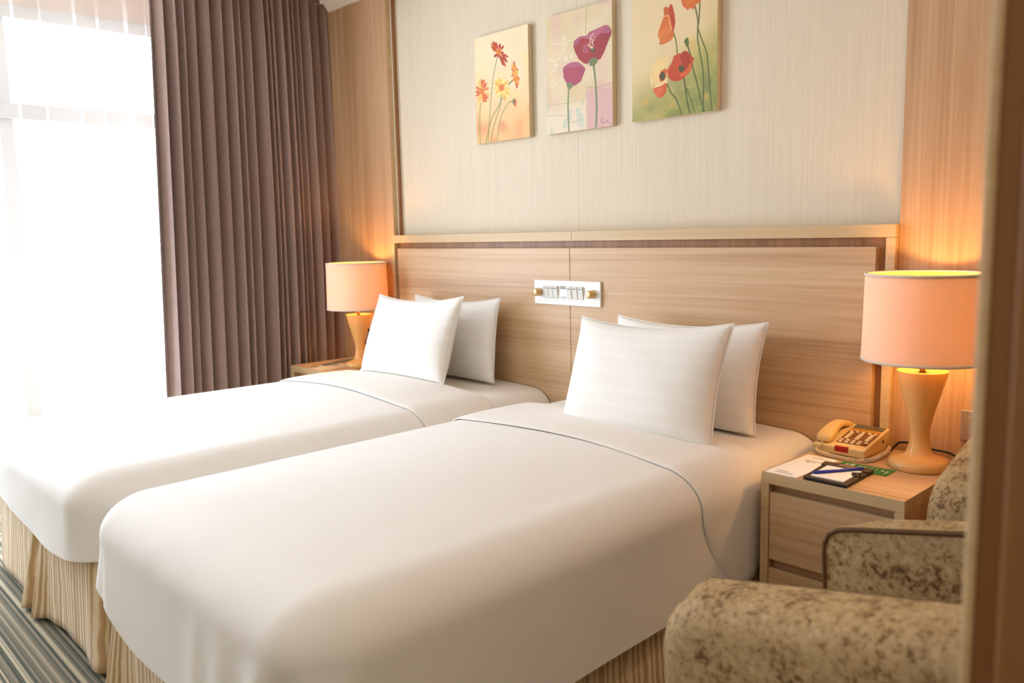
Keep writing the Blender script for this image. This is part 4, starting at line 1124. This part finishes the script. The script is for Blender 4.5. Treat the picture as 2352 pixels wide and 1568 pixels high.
def armchair(label, place, hz=1.0):
    """local frame: front at x = 0 facing -x, back toward +x, y across, centred"""
    loc = place.translation
    o = thing('armchair', label, 'armchair', tuple(loc), 'velvet armchairs')
    def W(x, y, z):
        v = place @ Vector((x, y, z * hz)); return (v.x, v.y, v.z)
    out = [(.06, .10), (.67, .10), (.67, .50)] + round_corner((.67, .5), (.67, .790), (.0, .622), .05) + round_corner((.67, .790), (-.004, .624), (.012, .40), .055, 12) + [(.012, .40), (.022, .25)]
    out = [tuple(q) for q in resample(out, 90)]
    out2 = [(.06, .10), (.67, .10), (.67, .50)] + round_corner((.67, .5), (.67, .790), (.0, .622), .05) + round_corner((.67, .790), (-.004, .624), (.012, .40), .115, 12) + [(.012, .40), (.022, .25)]
    out2 = [tuple(q) for q in resample(out2, 90)]
    for s in (-1, 1):
        ya, yb = (.196, .328)
        arm_side(out, out2, s, ya, yb, W, o)
        pipe = offset_poly(out, .006)
        tube('piping', [W(q[0], s * (ya + .002), q[1]) for q in pipe], .0055, 'velvet_cord', o, 8, True)
    # back rest
    bo = [(-.262, .12), (.262, .12)] + round_corner((.262, .12), (.272, .82), (-.272, .82), .07) + round_corner((.272, .82), (-.272, .82), (-.262, .12), .07)
    bo = [tuple(q) for q in resample(bo, 70)]
    slab('backrest', bo, .515, .645, .05, .05, lambda y, z, h: W(h + .06 * (z - .45), y, z), 'velvet', o)
    # seat
    so = [(.03, -.198), (.53, -.198), (.53, .198), (.03, .198)]
    so = [tuple(q) for q in resample(so, 60)]
    slab('seat_base', so, .12, .30, .01, .02, lambda x, y, h: W(x, y, h), 'velvet', o)
    slab('seat_cushion', so, .30, .43, .03, .05, lambda x, y, h: W(x - .015, y, h + .012 * math.sin(PI * (x / .5))), 'velvet', o)
    for x in (.09, .56):
        for y in (-.262, .262):
            tube('leg', [W(x, y, .0), W(x, y, .125)], [.016, .022], 'chair_leg_wood', o, 12)
    return o
def arm_side(out, out2, s, ya, yb, W, o):
    seq = []
    K = 6
    for k in range(K + 1):
        a = PI / 2 * k / K; seq.append((.010 * (1 - math.sin(a)), ya + .010 * (1 - math.cos(a)), 0))
    for k in range(K, -1, -1):
        a = PI / 2 * k / K; seq.append((.062 * (1 - math.sin(a)), yb - .062 * (1 - math.cos(a)), 1))
    n = len(out); V = []; F = []
    for ins, h, side in seq:
        src = out2 if side else out
        Q_ = offset_poly(src, ins) if ins > 1e-6 else np.array(src)
        V += [W(q[0], s * h, q[1]) for q in Q_]
    m = len(seq)
    for j in range(m - 1):
        for i in range(n): F.append((j * n + i, j * n + (i + 1) % n, (j + 1) * n + (i + 1) % n, (j + 1) * n + i))
    for j in (0, m - 1):
        c = np.mean([V[j * n + i] for i in range(n)], axis=0); V.append(tuple(c)); ci = len(V) - 1
        for i in range(n): F.append((ci, j * n + i, j * n + (i + 1) % n))
    ob = mesh('arm', V, F, 'velvet', o, True)
    bm = bmesh.new(); bm.from_mesh(ob.data); bmesh.ops.recalc_face_normals(bm, faces=bm.faces[:]); bm.to_mesh(ob.data); bm.free()
    return ob
armchair('mottled brown velvet armchair in the foreground, arms turned to the bed', Matrix.Translation((-.800, -1.168, 0)) @ Matrix.Rotation(math.radians(-7), 4, 'Z'), .992)
armchair('mottled brown velvet armchair against the wall right of the nightstand', Matrix.Translation((-.357, -.692, 0)) @ Matrix.Rotation(PI / 2, 4, 'Z'), 1.075)
